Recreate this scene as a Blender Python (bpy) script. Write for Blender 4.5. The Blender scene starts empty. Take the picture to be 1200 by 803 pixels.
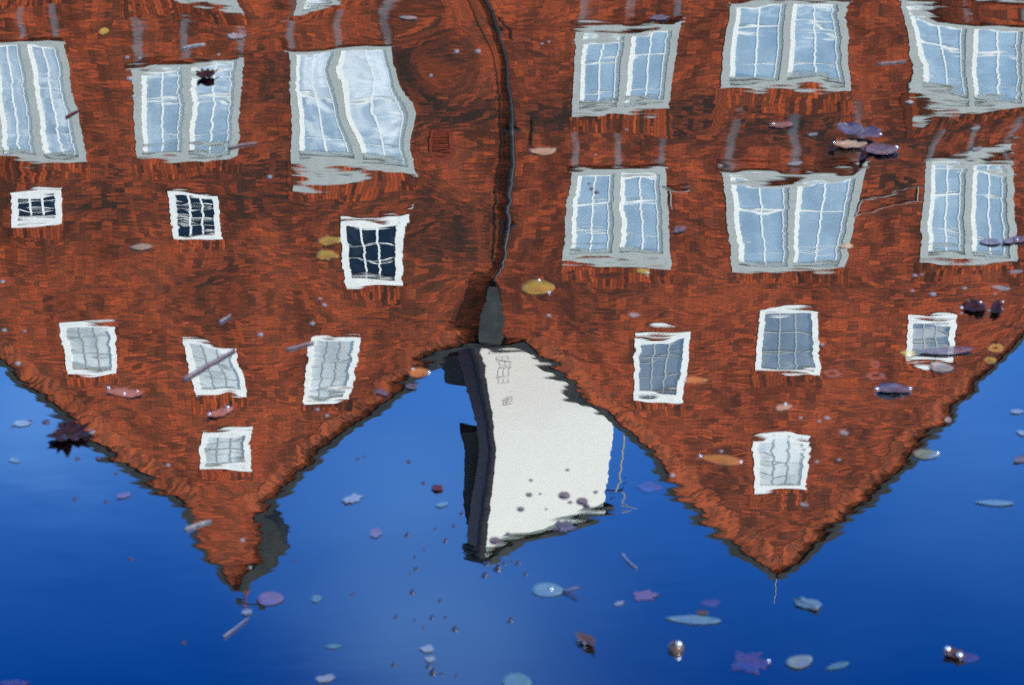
import bpy, bmesh, math, random
import numpy as np
from mathutils import Vector, Matrix, noise as mnoise
from mathutils.geometry import delaunay_2d_cdt

random.seed(7)
R = math.radians
scene = bpy.context.scene
COL = scene.collection

# ------------------------------------------------------------------ camera numbers
CAM_H, PITCH, FOC = 3.0, R(27), 3200.0          # FOC in pixels of the 1200 x 803 photograph
D = 34.4                                         # distance from the camera to the house fronts
SP, CP = math.sin(PITCH), math.cos(PITCH)

def ray(u, v):
    a, b = (u - 600) / FOC, (401.5 - v) / FOC
    return Vector((a, CP + b * SP, -SP + b * CP))

def at(u, v, z=0.0):
    """point of the water surface (or of a level z) on the line of sight of a picture point"""
    d = ray(u, v)
    t = (z - CAM_H) / d.z
    return Vector((d.x * t, d.y * t, z))

def on_front(u, v, y=D):
    """point of the upright plane y that a calm mirror shows at a picture point"""
    d = ray(u, v)
    t = y / d.y
    return Vector((d.x * t, y, -d.z * t - CAM_H))

# ------------------------------------------------------------------ small helpers
def link(o, parent=None):
    COL.objects.link(o)
    if parent is not None:
        o.parent = parent
    return o

def tag(o, label=None, cat=None, group=None, kind=None):
    if label: o['label'] = label
    if cat: o['category'] = cat
    if group: o['group'] = group
    if kind: o['kind'] = kind
    return o

def thing(name, label, cat, loc=(0, 0, 0), rz=0.0, group=None):
    o = bpy.data.objects.new(name, None)
    o.empty_display_size = 0.2
    o.location = loc
    o.rotation_euler = (0, 0, rz)
    return tag(link(o), label, cat, group)

class MB:
    """collects shapes, then links them as one mesh object"""
    def __init__(self):
        self.v, self.f = [], []
    def add(self, vs, fs):
        b = len(self.v)
        self.v += [tuple(p) for p in vs]
        self.f += [tuple(b + i for i in f) for f in fs]
        return self
    def box(self, x0, x1, y0, y1, z0, z1):
        vs = [(x, y, z) for x in (x0, x1) for y in (y0, y1) for z in (z0, z1)]
        return self.add(vs, [(0, 1, 3, 2), (4, 6, 7, 5), (0, 4, 5, 1), (2, 3, 7, 6), (0, 2, 6, 4), (1, 5, 7, 3)])
    def prism(self, pts, y0, y1):
        """polygon in x,z pushed from y0 to y1"""
        n = len(pts)
        vs = [(x, y0, z) for x, z in pts] + [(x, y1, z) for x, z in pts]
        fs = [tuple(range(n)), tuple(range(2 * n - 1, n - 1, -1))]
        fs += [(i, (i + 1) % n + 0, (i + 1) % n + n, i + n) for i in range(n)]
        return self.add(vs, fs)
    def tube(self, pts, r, n=8, cap=True):
        pts = [Vector(p) for p in pts]
        rs = r if isinstance(r, (list, tuple)) else [r] * len(pts)
        rings = []
        for i, p in enumerate(pts):
            d = (pts[min(i + 1, len(pts) - 1)] - pts[max(i - 1, 0)]).normalized()
            a = d.cross(Vector((0, 0, 1)) if abs(d.z) < .9 else Vector((0, 1, 0))).normalized()
            b = d.cross(a)
            rings.append([p + (a * math.cos(2 * math.pi * k / n) + b * math.sin(2 * math.pi * k / n)) * rs[i] for k in range(n)])
        vs = [q for ring in rings for q in ring]
        fs = [(i * n + k, i * n + (k + 1) % n, (i + 1) * n + (k + 1) % n, (i + 1) * n + k) for i in range(len(pts) - 1) for k in range(n)]
        if cap:
            fs += [tuple(range(n - 1, -1, -1)), tuple((len(pts) - 1) * n + k for k in range(n))]
        return self.add(vs, fs)
    def build(self, name, mat, parent=None, smooth=False):
        me = bpy.data.meshes.new(name)
        me.from_pydata(self.v, [], self.f)
        bm = bmesh.new(); bm.from_mesh(me)
        bmesh.ops.recalc_face_normals(bm, faces=bm.faces)
        bm.to_mesh(me); bm.free()
        if mat: me.materials.append(mat)
        if smooth:
            for p in me.polygons: p.use_smooth = True
        return link(bpy.data.objects.new(name, me), parent)

# ------------------------------------------------------------------ materials
class NT:
    def __init__(self, name):
        self.m = bpy.data.materials.new(name); self.m.use_nodes = True
        self.t = self.m.node_tree; self.t.nodes.clear()
        self.out = self.t.nodes.new('ShaderNodeOutputMaterial')
    def n(self, typ, **kw):
        x = self.t.nodes.new(typ)
        for k, v in kw.items():
            if isinstance(k, str) and hasattr(x, k): setattr(x, k, v)
        return x
    def l(self, a, b): self.t.links.new(a, b)
    def val(self, sock, v):
        if hasattr(v, 'is_linked') or hasattr(v, 'links'): self.l(v, sock)
        else: sock.default_value = v
    def math(self, op, a, b=None, c=None, clamp=False):
        x = self.t.nodes.new('ShaderNodeMath'); x.operation = op; x.use_clamp = clamp
        for i, q in enumerate((a, b, c)):
            if q is not None: self.val(x.inputs[i], q)
        return x.outputs[0]
    def mix(self, fac, a, b, blend='MIX'):
        x = self.t.nodes.new('ShaderNodeMix'); x.data_type = 'RGBA'; x.blend_type = blend
        self.val(x.inputs['Factor'], fac); self.val(x.inputs['A'], a); self.val(x.inputs['B'], b)
        return x.outputs['Result']
    def noise(self, vec, scale, detail=3, rough=.55):
        x = self.t.nodes.new('ShaderNodeTexNoise')
        x.inputs['Scale'].default_value = scale; x.inputs['Detail'].default_value = detail; x.inputs['Roughness'].default_value = rough
        if vec is not None: self.l(vec, x.inputs['Vector'])
        return x
    def ramp(self, fac, p0, p1, c0=(0, 0, 0, 1), c1=(1, 1, 1, 1)):
        x = self.t.nodes.new('ShaderNodeValToRGB')
        x.color_ramp.elements[0].position = p0; x.color_ramp.elements[1].position = p1
        x.color_ramp.elements[0].color = c0; x.color_ramp.elements[1].color = c1
        self.l(fac, x.inputs[0]); return x.outputs['Color']
    def bsdf(self, color, rough=.6, spec=.5, **kw):
        b = self.t.nodes.new('ShaderNodeBsdfPrincipled')
        self.val(b.inputs['Base Color'], color); self.val(b.inputs['Roughness'], rough)
        b.inputs['Specular IOR Level'].default_value = spec
        for k, v in kw.items(): self.val(b.inputs[k], v)
        self.l(b.outputs[0], self.out.inputs['Surface'])
        return b

def rgb(r, g, b): return (r, g, b, 1)

def brick_material(name, mode, c1, c2, mortar, wear_shadow=True):
    """mode: 'wall' box mapped courses, 'soldier' upright bricks, 'uv' from the mesh's own UVs"""
    t = NT(name)
    if mode == 'uv':
        vec = t.n('ShaderNodeUVMap').outputs[0]
    else:
        sep = t.n('ShaderNodeSeparateXYZ'); t.l(t.n('ShaderNodeTexCoord').outputs['Object'], sep.inputs[0])
        com = t.n('ShaderNodeCombineXYZ')
        along = t.math('ADD', sep.outputs[0], sep.outputs[1])
        if mode == 'wall': t.l(along, com.inputs[0]); t.l(sep.outputs[2], com.inputs[1])
        else: t.l(sep.outputs[2], com.inputs[0]); t.l(along, com.inputs[1])
        vec = com.outputs[0]
    br = t.n('ShaderNodeTexBrick'); t.l(vec, br.inputs['Vector'])
    br.inputs['Scale'].default_value = 1.0
    br.inputs['Brick Width'].default_value = .14
    br.inputs['Row Height'].default_value = .047
    br.inputs['Mortar Size'].default_value = .0045
    br.inputs['Mortar Smooth'].default_value = .3
    br.inputs['Bias'].default_value = -.1
    sv = t.n('ShaderNodeSeparateXYZ'); t.l(vec, sv.inputs[0])
    row = t.math('FLOOR', t.math('DIVIDE', sv.outputs[1], .047))
    odd = t.math('SUBTRACT', 1.0, t.math('MODULO', t.math('ADD', row, 1000.0), 2.0))
    cell = t.math('FLOOR', t.math('ADD', t.math('DIVIDE', sv.outputs[0], .14), t.math('MULTIPLY', odd, .5)))
    cc = t.n('ShaderNodeCombineXYZ'); t.l(cell, cc.inputs[0]); t.l(row, cc.inputs[1])
    wn_ = t.n('ShaderNodeTexWhiteNoise'); wn_.noise_dimensions = '2D'; t.l(cc.outputs[0], wn_.inputs['Vector'])
    rp = t.n('ShaderNodeValToRGB'); el = rp.color_ramp.elements
    el[0].position = 0.0; el[0].color = rgb(.095, .034, .022); el[1].position = 1.0; el[1].color = rgb(.68, .130, .034)
    for pos, cl_ in ((.18, c2), (.45, tuple((p + q) / 2 for p, q in zip(c1, c2))), (.72, c1), (.90, rgb(.55, .094, .026))):
        q_ = el.new(pos); q_.color = cl_
    # neighbouring bricks share the kiln's tone a little
    mp0 = t.n('ShaderNodeMapping'); mp0.inputs['Scale'].default_value = (2.2, 5.0, 1); t.l(vec, mp0.inputs[0])
    t.l(t.math('ADD', t.math('MULTIPLY', wn_.outputs['Value'], .62), t.math('MULTIPLY', t.math('SUBTRACT', t.noise(mp0.outputs[0], 1.0, 3, .6).outputs['Fac'], .20), .62), clamp=True), rp.inputs[0])
    bcol = t.mix(br.outputs['Fac'], rp.outputs['Color'], mortar)
    obj = t.n('ShaderNodeTexCoord').outputs['Object']
    # weathered fields of darker and of fresher bricks
    mp = t.n('ShaderNodeMapping'); mp.inputs['Scale'].default_value = (1, 1, .62); t.l(obj, mp.inputs[0])
    big = t.noise(mp.outputs[0], 1.1, 6, .66).outputs['Fac']
    col = t.mix(t.ramp(t.math('ADD', big, t.math('MULTIPLY', t.math('SUBTRACT', wn_.outputs['Value'], .5), -.16)), .42, .64), bcol, t.mix(.9, bcol, rgb(.34, .36, .40), 'MULTIPLY'))
    sm = t.noise(obj, 9.0, 3, .6).outputs['Fac']
    col = t.mix(t.math('MULTIPLY', t.ramp(sm, .5, .7), .3), col, rgb(.12, .05, .03))
    if wear_shadow:
        at_ = t.n('ShaderNodeAttribute'); at_.attribute_name = 'wear_shadow'
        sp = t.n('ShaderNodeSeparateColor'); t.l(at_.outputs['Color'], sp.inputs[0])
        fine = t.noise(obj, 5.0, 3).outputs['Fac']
        col = t.mix(t.math('MULTIPLY', sp.outputs[1], t.math('ADD', t.math('MULTIPLY', wn_.outputs['Value'], -.75), 1.2), clamp=True), col, rgb(.030, .016, .013))  # darkens to painted shadow bands and browner brick
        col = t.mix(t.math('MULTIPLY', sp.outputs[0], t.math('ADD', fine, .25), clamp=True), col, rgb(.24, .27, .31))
    bmp = t.n('ShaderNodeBump'); bmp.inputs['Strength'].default_value = .6; bmp.inputs['Distance'].default_value = .012
    t.l(t.math('SUBTRACT', t.math('MULTIPLY', fine if wear_shadow else sm, .6), br.outputs['Fac']), bmp.inputs['Height'])
    t.bsdf(col, .85, .25, Normal=bmp.outputs[0])
    return t.m

BRICK_A, BRICK_B, MORT = rgb(.42, .070, .023), rgb(.21, .044, .020), rgb(.085, .040, .028)
M = {}
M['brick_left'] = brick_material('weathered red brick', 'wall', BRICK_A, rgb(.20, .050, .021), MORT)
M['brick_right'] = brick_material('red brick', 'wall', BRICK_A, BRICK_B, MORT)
M['brick_upright'] = brick_material('upright red brick', 'soldier', rgb(.46, .072, .018), rgb(.09, .026, .014), MORT, wear_shadow=False)
M['brick_verge'] = brick_material('verge brick', 'uv', rgb(.50, .080, .018), rgb(.20, .040, .016), rgb(.25, .14, .10), wear_shadow=False)

def paint(name, c, rough=.5, dirt=.25, scale=7.0, spec=.4, dark=(.12, .12, .12)):
    t = NT(name)
    nz = t.noise(t.n('ShaderNodeTexCoord').outputs['Object'], scale, 5, .65).outputs['Fac']
    col = t.mix(t.math('MULTIPLY', t.ramp(nz, .45, .8), dirt), rgb(*c), rgb(*dark))
    t.bsdf(col, rough, spec)
    return t.m
M['grey_frame'] = paint('light grey window paint', (.42, .435, .425), .5, .25)
M['white_sash'] = paint('white window paint', (.86, .86, .84), .4, .12)
M['white_frame'] = paint('white frame paint', (.86, .84, .82), .45, .2)
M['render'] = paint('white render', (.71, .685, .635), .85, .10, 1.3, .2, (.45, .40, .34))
M['render_shaded'] = paint('white render shade tone', (.10, .085, .11), .9, .4, 2.0, .2)  # white render with the shade of its side put into the colour
M['lead'] = paint('dark lead', (.016, .017, .020), .55, .5, 5.0, .4, (.10, .10, .10))
M['coping'] = paint('weathered slate coping', (.020, .023, .025), .75, .7, 3.0, .3, (.065, .06, .052))
M['iron'] = paint('black iron', (.012, .012, .014), .4, .6, 12.0, .5, (.06, .05, .045))
M['pipe'] = paint('painted drainpipe', (.013, .012, .014), .45, .4, 6.0, .4, (.05, .045, .045))
M['louvre'] = paint('oxide red louvre', (.20, .028, .012), .6, .5, 8.0, .3, (.05, .015, .01))
M['cable'] = paint('pale cable', (.34, .32, .30), .5, .2)
M['anchor'] = paint('limewashed iron', (.60, .58, .545), .7, .2)
M['stone'] = paint('quay stone', (.22, .20, .18), .9, .6, 1.5, .2, (.09, .085, .07))
M['ground'] = paint('cobbled ground', (.18, .165, .15), .9, .6, 2.0, .2, (.09, .085, .08))
M['bed'] = paint('canal mud', (.008, .013, .015), .95, .5, 1.2, .1, (.004, .006, .007))

def tiles():
    t = NT('clay roof tiles')
    w = t.n('ShaderNodeTexWave'); w.bands_direction = 'Z'; w.inputs['Scale'].default_value = 1.1; w.inputs['Distortion'].default_value = .4
    oc = t.n('ShaderNodeTexCoord').outputs['Object']; t.l(oc, w.inputs['Vector'])
    col = t.mix(w.outputs['Fac'], rgb(.10, .03, .018), rgb(.22, .06, .03))
    b = t.n('ShaderNodeBump'); b.inputs['Distance'].default_value = .04; t.l(w.outputs['Fac'], b.inputs['Height'])
    t.bsdf(col, .8, .3, Normal=b.outputs[0]); return t.m
M['tiles'] = tiles()

def glass(name, tint, gloss, behind):
    """old window glass: a mirror of the sky over a dim curtained room"""
    t = NT(name)
    oc = t.n('ShaderNodeTexCoord').outputs['Object']
    nz = t.noise(oc, 1.7, 2)
    b = t.n('ShaderNodeBump'); b.inputs['Strength'].default_value = .25; b.inputs['Distance'].default_value = .03; t.l(nz.outputs['Fac'], b.inputs['Height'])
    g = t.n('ShaderNodeBsdfGlossy'); g.inputs['Color'].default_value = tint; g.inputs['Roughness'].default_value = .03; t.l(b.outputs[0], g.inputs['Normal'])
    d = t.n('ShaderNodeBsdfDiffuse')
    t.l(t.mix(t.ramp(t.noise(oc, 2.3, 3).outputs['Fac'], .35, .65), behind, tuple(c * .55 for c in behind[:3]) + (1,)), d.inputs['Color'])
    m = t.n('ShaderNodeMixShader'); m.inputs[0].default_value = gloss
    t.l(d.outputs[0], m.inputs[1]); t.l(g.outputs[0], m.inputs[2]); t.l(m.outputs[0], t.out.inputs['Surface'])
    return t.m
M['glass_pale'] = glass('pale sky glass', rgb(.95, .98, 1), .50, rgb(.52, .58, .60))
M['glass_curtain'] = glass('curtained glass', rgb(.95, .96, 1), .24, rgb(.82, .82, .79))
M['glass_slate'] = glass('slate glass', rgb(.9, .93, 1), .34, rgb(.20, .205, .20))
M['glass_dark'] = glass('dark glass', rgb(.8, .9, 1), .07, rgb(.004, .008, .02))

# ------------------------------------------------------------------ the fronts
def holes_poly(outline, holes, extra, step, zmin):
    """triangles of the outline (x,z) without the rectangular holes, with inner points for the wear colours"""
    vs, ed = [], []
    def ring(pts):
        b = len(vs); n = len(pts)
        vs.extend(Vector(p) for p in pts)
        ed.extend((b + i, b + (i + 1) % n) for i in range(n))
    ring(outline)
    for x0, x1, z0, z1 in holes: ring([(x0, z0), (x1, z0), (x1, z1), (x0, z1)])
    xs = [p[0] for p in outline]; zs = [p[1] for p in outline]
    pts = list(extra)
    z = zmin
    while z < max(zs):
        x = min(xs) + step / 2
        while x < max(xs):
            pts.append((x + random.uniform(-.03, .03), z + random.uniform(-.03, .03))); x += step
        z += step
    for p in pts:
        if not inside(p, outline): continue
        if any(x0 - .01 < p[0] < x1 + .01 and z0 - .01 < p[1] < z1 + .01 for x0, x1, z0, z1 in holes): continue
        vs.append(Vector(p))
    ov, _e, of, *_r = delaunay_2d_cdt(vs, ed, [], 0, 1e-5)
    keep = []
    for f in of:
        c = sum((ov[i] for i in f), Vector((0, 0))) / len(f)
        if inside(c, outline) and not any(x0 < c.x < x1 and z0 < c.y < z1 for x0, x1, z0, z1 in holes): keep.append(f)
    return ov, keep

def inside(p, poly):
    x, z = p[0], p[1]; r = False
    for i in range(len(poly)):
        (x0, z0), (x1, z1) = poly[i], poly[i - 1]
        if (z0 > z) != (z1 > z) and x < (x1 - x0) * (z - z0) / (z1 - z0) + x0: r = not r
    return r

def offset_line(pts, d):
    """pts shifted by d to their left side"""
    out = []
    for i in range(len(pts)):
        a, b = Vector(pts[max(i - 1, 0)]), Vector(pts[min(i + 1, len(pts) - 1)])
        t = (b - a).normalized(); n = Vector((-t.y, t.x))
        out.append((pts[i][0] + n.x * d, pts[i][1] + n.y * d))
    return out

def strip(name, a, b, y0, y1, mat, parent, uv=False):
    """a band between two lines of x,z points, y0 (front) to y1"""
    n = len(a)
    vs = [(x, y0, z) for x, z in a] + [(x, y0, z) for x, z in b] + [(x, y1, z) for x, z in a] + [(x, y1, z) for x, z in b]
    fs = []
    for i in range(n - 1):
        fs += [(i, i + 1, n + i + 1, n + i), (2 * n + i, 3 * n + i, 3 * n + i + 1, 2 * n + i + 1),
               (i, 2 * n + i, 2 * n + i + 1, i + 1), (n + i, n + i + 1, 3 * n + i + 1, 3 * n + i)]
    fs += [(0, n, 3 * n, 2 * n), (n - 1, 3 * n - 1, 4 * n - 1, 2 * n - 1)]
    o = MB().add(vs, fs).build(name, mat, parent)
    if uv:
        run = [0.0]
        for i in range(1, n): run.append(run[-1] + math.dist(a[i], a[i - 1]))
        lay = o.data.uv_layers.new(name='UVMap')
        wid = math.dist(a[0], b[0])
        for lp in o.data.loops:
            k = lp.vertex_index
            lay.data[lp.index].uv = (wid if (k // n) % 2 else 0.0, run[k % n])
    return o

def casement(house, ctr, w, h, glass_mat, wide=.088):
    """grey box frame with two white sashes"""
    x, z = ctr.x, ctr.z
    x0, x1, z0, z1 = x - w / 2, x + w / 2, z - h / 2, z + h / 2
    yf, yb = D - .012, D + .13
    f = MB()
    f.box(x0 - .012, x0 + wide, yf, yb, z0 - .012, z1 + .012); f.box(x1 - wide, x1 + .012, yf, yb, z0 - .012, z1 + .012)
    f.box(x0 + wide, x1 - wide, yf, yb, z0 - .012, z0 + wide); f.box(x0 + wide, x1 - wide, yf, yb, z1 - wide, z1 + .012)
    f.box(x - wide * .55, x + wide * .55, yf, yb, z0 + wide, z1 - wide)
    win = f.build('window', M['grey_frame'], house)
    MB().box(x0 - .05, x1 + .05, D - .05, D - .014, z0 - .035, z0 - .014).build('window_sill', M['grey_frame'], win)
    for s in (-1, 1):
        a, b = (x0 + wide + .004, x - wide * .55 - .004) if s < 0 else (x + wide * .55 + .004, x1 - wide - .004)
        c, d = z0 + wide + .004, z1 - wide - .004
        q = MB(); st = .066; ys, ye = D + .038, D + .078
        q.box(a, a + st, ys, ye, c, d); q.box(b - st, b, ys, ye, c, d)
        rl = .045; q.box(a + st, b - st, ys, ye, c, c + rl); q.box(a + st, b - st, ys, ye, d - rl, d)
        m = (a + b) / 2
        q.box(m - .012, m + .012, ys + .006, ye - .004, c + .045, d - .045)
        zb = c + (d - c) * .40
        for zz, hh in ((zb, .018), (c + (d - c) * .80, .005)):
            q.box(a + st, m - .012, ys + .006, ye - .004, zz - hh, zz + hh); q.box(m + .012, b - st, ys + .006, ye - .004, zz - hh, zz + hh)
        q.build('sash', M['white_sash'], win)
        MB().box(a + .03, b - .03, D + .056, D + .064, c + .03, d - .03).build('pane', glass_mat, win)
    lintel(house, x, w, z1)
    return (x0, x1, z0, z1)

def lintel(house, x, w, z1, h=.25):
    MB().box(x - w / 2 - .06, x + w / 2 + .06, D - .006, D + .05, z1 + .016, z1 + .016 + h).build('brick_lintel', M['brick_upright'], house)

def small_window(house, ctr, w, h, glass_mat, cols, rows, fr=.075, bar=.010, bars='grey_frame'):
    x, z = ctr.x, ctr.z
    x0, x1, z0, z1 = x - w / 2, x + w / 2, z - h / 2, z + h / 2
    yf, yb = D - .014, D + .10
    f = MB()
    f.box(x0 - .012, x0 + fr, yf, yb, z0 - .012, z1 + .012); f.box(x1 - fr, x1 + .012, yf, yb, z0 - .012, z1 + .012)
    f.box(x0 + fr, x1 - fr, yf, yb, z0 - .012, z0 + fr); f.box(x0 + fr, x1 - fr, yf, yb, z1 - fr, z1 + .012)
    win = f.build('window', M['white_frame'], house)
    g = MB(); a, b, c, d = x0 + fr, x1 - fr, z0 + fr, z1 - fr
    for i in range(1, cols):
        m = a + (b - a) * i / cols; g.box(m - bar, m + bar, D + .012, D + .045, c, d)
    for j in range(1, rows):
        m = c + (d - c) * j / rows; g.box(a, b, D + .018, D + .040, m - .007, m + .007)
    g.build('glazing_bars', M[bars], win)
    MB().box(a - .02, b + .02, D + .030, D + .036, c - .02, d + .02).build('pane', glass_mat, win)
    lintel(house, x, w, z1, .21)
    return (x0, x1, z0, z1)

FIT = []          # (picture point seen in the photograph, point of the front that it shows): how the swell bends the picture
def fit_rect(rect, tl, tr, br, bl, wt=1.0):
    x0, x1, z0, z1 = rect                          # the picture is upside down: its top edge is the lower edge of the window
    if tl:
        for i in range(4):
            for b in (-.22, 0, 1 / 3, 2 / 3, 1, 1.22):
                a = i / 3
                p = [(tl[k] * (1 - a) + tr[k] * a) * (1 - b) + (bl[k] * (1 - a) + br[k] * a) * b for k in (0, 1)]
                FIT.append((tuple(p), Vector((x0 + (x1 - x0) * a, D, z0 + (z1 - z0) * b)), (.6 if 0 <= b <= 1 else .35) * wt))
        return
    for px, b in ((br, (x1, z1)), (bl, (x0, z1))):
        if px: FIT.append((px, Vector((b[0], D, b[1])), wt))

GROUND = 1.1
def XZ(u, v):
    p = on_front(u, v); return (p.x, p.z)

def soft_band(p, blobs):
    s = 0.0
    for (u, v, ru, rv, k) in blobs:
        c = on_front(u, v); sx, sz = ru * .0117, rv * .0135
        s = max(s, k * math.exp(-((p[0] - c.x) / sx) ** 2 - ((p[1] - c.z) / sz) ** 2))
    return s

def front(house, outline, holes, streaks, soot, mat, back):
    extra = []
    for (x, z0, z1, w) in streaks:
        z = z0
        while z < z1:
            extra += [(x + k * w, z) for k in (-1.0, -.5, 0, .5, 1.0)]; z += .14
    vs, fs = holes_poly(outline, holes, extra, .17, XZ(600, 0)[1] - .6)
    v3 = [(p.x, D, p.y) for p in vs]
    mb = MB().add(v3, fs)
    xl, xr = outline[0][0], outline[1][0]
    ze = outline[2][1]
    # body behind the front: side walls and back wall
    mb.box(xl, xl + .3, D + .002, D + back, GROUND, ze - .02); mb.box(xr - .3, xr, D + .002, D + back, GROUND, ze - .02)
    mb.box(xl + .3, xr - .3, D + back - .3, D + back, GROUND, ze - .02)
    gab = outline[2:]
    mb.add([(x, D + .34, z) for x, z in gab], [tuple(range(len(gab)))])
    for i in range(len(gab) - 1):
        (xa, za), (xb, zb) = gab[i], gab[i + 1]
        mb.add([(xa, D, za), (xb, D, zb), (xb, D + .34, zb), (xa, D + .34, za)], [(0, 1, 2, 3)])
    o = mb.build('wall', mat, house)
    lay = o.data.color_attributes.new('wear_shadow', 'FLOAT_COLOR', 'POINT')
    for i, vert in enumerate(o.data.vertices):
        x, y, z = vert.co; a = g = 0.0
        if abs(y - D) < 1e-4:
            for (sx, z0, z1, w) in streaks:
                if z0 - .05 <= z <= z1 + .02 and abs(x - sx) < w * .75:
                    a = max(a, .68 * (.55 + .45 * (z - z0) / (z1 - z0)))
            g = soft_band((x, z), soot)  # painted shadow bands and browner brick fields
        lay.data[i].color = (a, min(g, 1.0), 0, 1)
    return o

SEEN = {
    'lw0': ((-16, 54), (71, 47), (101, 187), (-2, 199)),
    'lw1': ((155, 77), (285, 75), (275, 194), (160, 181)),
    'lw2': ((338, 62), (458, 55), (493, 214), (345, 204)),
    'ld0': ((13, 222), (70, 224), (71, 261), (15, 258)),
    'ld1': ((198, 222), (256, 227), (260, 279), (204, 279)),
    'ld2': ((394, 250), (466, 259), (470, 333), (407, 330)),
    'lg0': ((70, 377), (131, 381), (139, 438), (82, 440)),
    'lg1': ((211, 391), (273, 404), (290, 469), (235, 463)),
    'lg2': ((362, 402), (422, 394), (407, 468), (358, 472)),
    'lg3': ((236, 507), (292, 505), (292, 549), (235, 548)),
    'rw0': ((676, 35), (799, 22), (783, 117), (669, 137)),
    'rw1': ((857, 10), (989, 6), (998, 113), (842, 111)),
    'rw2': ((1055, 6), (1205, 6), (1203, 116), (1084, 127)),
    'rv0': ((671, 206), (777, 197), (791, 313), (659, 309)),
    'rv1': ((842, 195), (1013, 194), (990, 314), (866, 317)),
    'rv2': ((1085, 187), (1183, 181), (1192, 302), (1079, 306)),
    'rg0': ((745, 393), (809, 383), (797, 465), (743, 467)),
    'rg1': ((891, 368), (957, 366), (960, 440), (884, 443)),
    'rg2': ((1063, 370), (1118, 370), (1117, 424), (1065, 427)),
    'rg3': ((883, 515), (948, 514), (945, 575), (884, 577)),
}
def size_of(key, w0=None, h0=None):
    """middle, width and height of a window, from where its four corners show in the photograph"""
    tl, tr, br, bl = (on_front(*p) for p in SEEN[key])
    c = (tl + tr + br + bl) / 4
    w = ((tr - tl).length + (br - bl).length) / 2; h = abs((tl.z + tr.z - br.z - bl.z) / 2)
    return c, (w if w0 is None else .85 * w + .15 * w0), (h if h0 is None else .85 * h + .15 * h0)

# ---- left house
H_L = on_front(262, 405); H_R = on_front(913, 405)
WB = 1.46
left = thing('brick_gabled_house', 'weathered red brick gabled house with a pinnacle on its gable, left of the dark drainpipe', 'house')
right = thing('brick_gabled_house', 'red brick gabled house with a plain pointed gable, right of the dark drainpipe', 'house')

rects_l, streak_l, rects_r, streak_r = [], [], [], []
def c_at(u, v): return on_front(u, v)
LCOL = (30, 220, 412)
hW = XZ(0, 62)[1]; hT = XZ(0, 193)[1]
lw = []
for k in range(3):                                  # upper casement row
    c, w, h = size_of('lw%d' % k, WB, hT - hW)
    r = casement(left, c, w, h, M['glass_pale']); rects_l.append(r); lw.append(r)
low_h = hT - hW
low = []
for u in LCOL:                                      # the row below it, and two more down to the street
    for k in range(1, 5):
        c = c_at(u, 128); c.z = (hW + hT) / 2 - 2.50 * k
        if c.z - low_h / 2 < GROUND + .6: continue
        r = casement(left, c, WB, low_h - .02, M['glass_pale']); rects_l.append(r)
        if k == 1: low.append(r)
for r in lw:
    z0 = r[2] - .07
    for x in (r[0] + .06, (r[0] + r[1]) / 2, r[1] - .06): streak_l.append((x, low[0][3] + .03, z0, .065))
ld = []
for k in range(3):                                  # small dark windows
    c, w, h = size_of('ld%d' % k); r = small_window(left, c, w, h, M['glass_dark'], 3, 3, .075, .014, 'white_sash'); rects_l.append(r); ld.append(r)
lg = []
for k in range(4):
    c, w, h = size_of('lg%d' % k); r = small_window(left, c, w, h, M['glass_curtain'], 3, 3, .07); rects_l.append(r); lg.append(r)

# ---- right house
RCOL = (731, 922, 1134)
z0, z1 = XZ(0, 16)[1], XZ(0, 121)[1]
rw = []
for k in range(3):
    c, w, h = size_of('rw%d' % k, 1.5, z1 - z0)
    r = casement(right, c, w, h, M['glass_pale']); rects_r.append(r); rw.append(r)
y0_, y1_ = XZ(0, 194)[1], XZ(0, 311)[1]
rv = []
for k in range(3):
    c, w, h = size_of('rv%d' % k, 1.45, y1_ - y0_)
    r = casement(right, c, w, h, M['glass_pale']); rects_r.append(r); rv.append(r)
for u in RCOL:
    for k in range(1, 4):
        c = c_at(u, 70); c.z = (z0 + z1) / 2 - 2.5 * k
        if c.z - .75 < GROUND + .6: continue
        rects_r.append(casement(right, c, 1.45, 1.4, M['glass_pale'], .10))
for r, rl in zip(rv, rw):
    for x in (r[0] + .06, (r[0] + r[1]) / 2, r[1] - .06): streak_r.append((x, rl[3] + .28, r[2] - .07, .062))
for r in rw:
    for x in (r[0] + .06, (r[0] + r[1]) / 2, r[1] - .06): streak_r.append((x, r[2] - .9, r[2] - .07, .062))
rg = []
for k in range(4):
    c, w, h = size_of('rg%d' % k); r = small_window(right, c, w, h, M['glass_slate' if k < 3 else 'glass_curtain'], 3, 3, .07); rects_r.append(r); rg.append(r)

# ---- outlines (x, z), counter-clockwise from the lower left corner
JOIN = on_front(583, 300).x
zeL = XZ(0, 405)[1]
xl = on_front(-50, 405).x
eL0, eL1 = (on_front(-37, 405).x, zeL), (on_front(553, 405).x, zeL)
nk0, nk1 = XZ(224, 600), XZ(302, 600)
out_l = [(xl, GROUND), (JOIN, GROUND), (JOIN, zeL), eL1, nk1, XZ(304, 618), XZ(307, 640), XZ(302, 656), XZ(268, 688),
         XZ(234, 656), XZ(228, 640), XZ(226, 618), nk0, eL0, (xl, zeL)]
shadow_brown_l = [(320, 95, 42, 34, .95), (492, 100, 46, 46, 1.2), (540, 129, 70, 16, 1.2), (120, 240, 110, 30, .85), (330, 225, 130, 26, .85),  # shadow patches painted on the front, plus fields of browner brick
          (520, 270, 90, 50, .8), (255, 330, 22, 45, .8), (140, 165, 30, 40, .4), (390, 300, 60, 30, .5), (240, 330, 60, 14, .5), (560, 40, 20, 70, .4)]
front(left, out_l, rects_l, streak_l, shadow_brown_l, M['brick_left'], 9.0)

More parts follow.
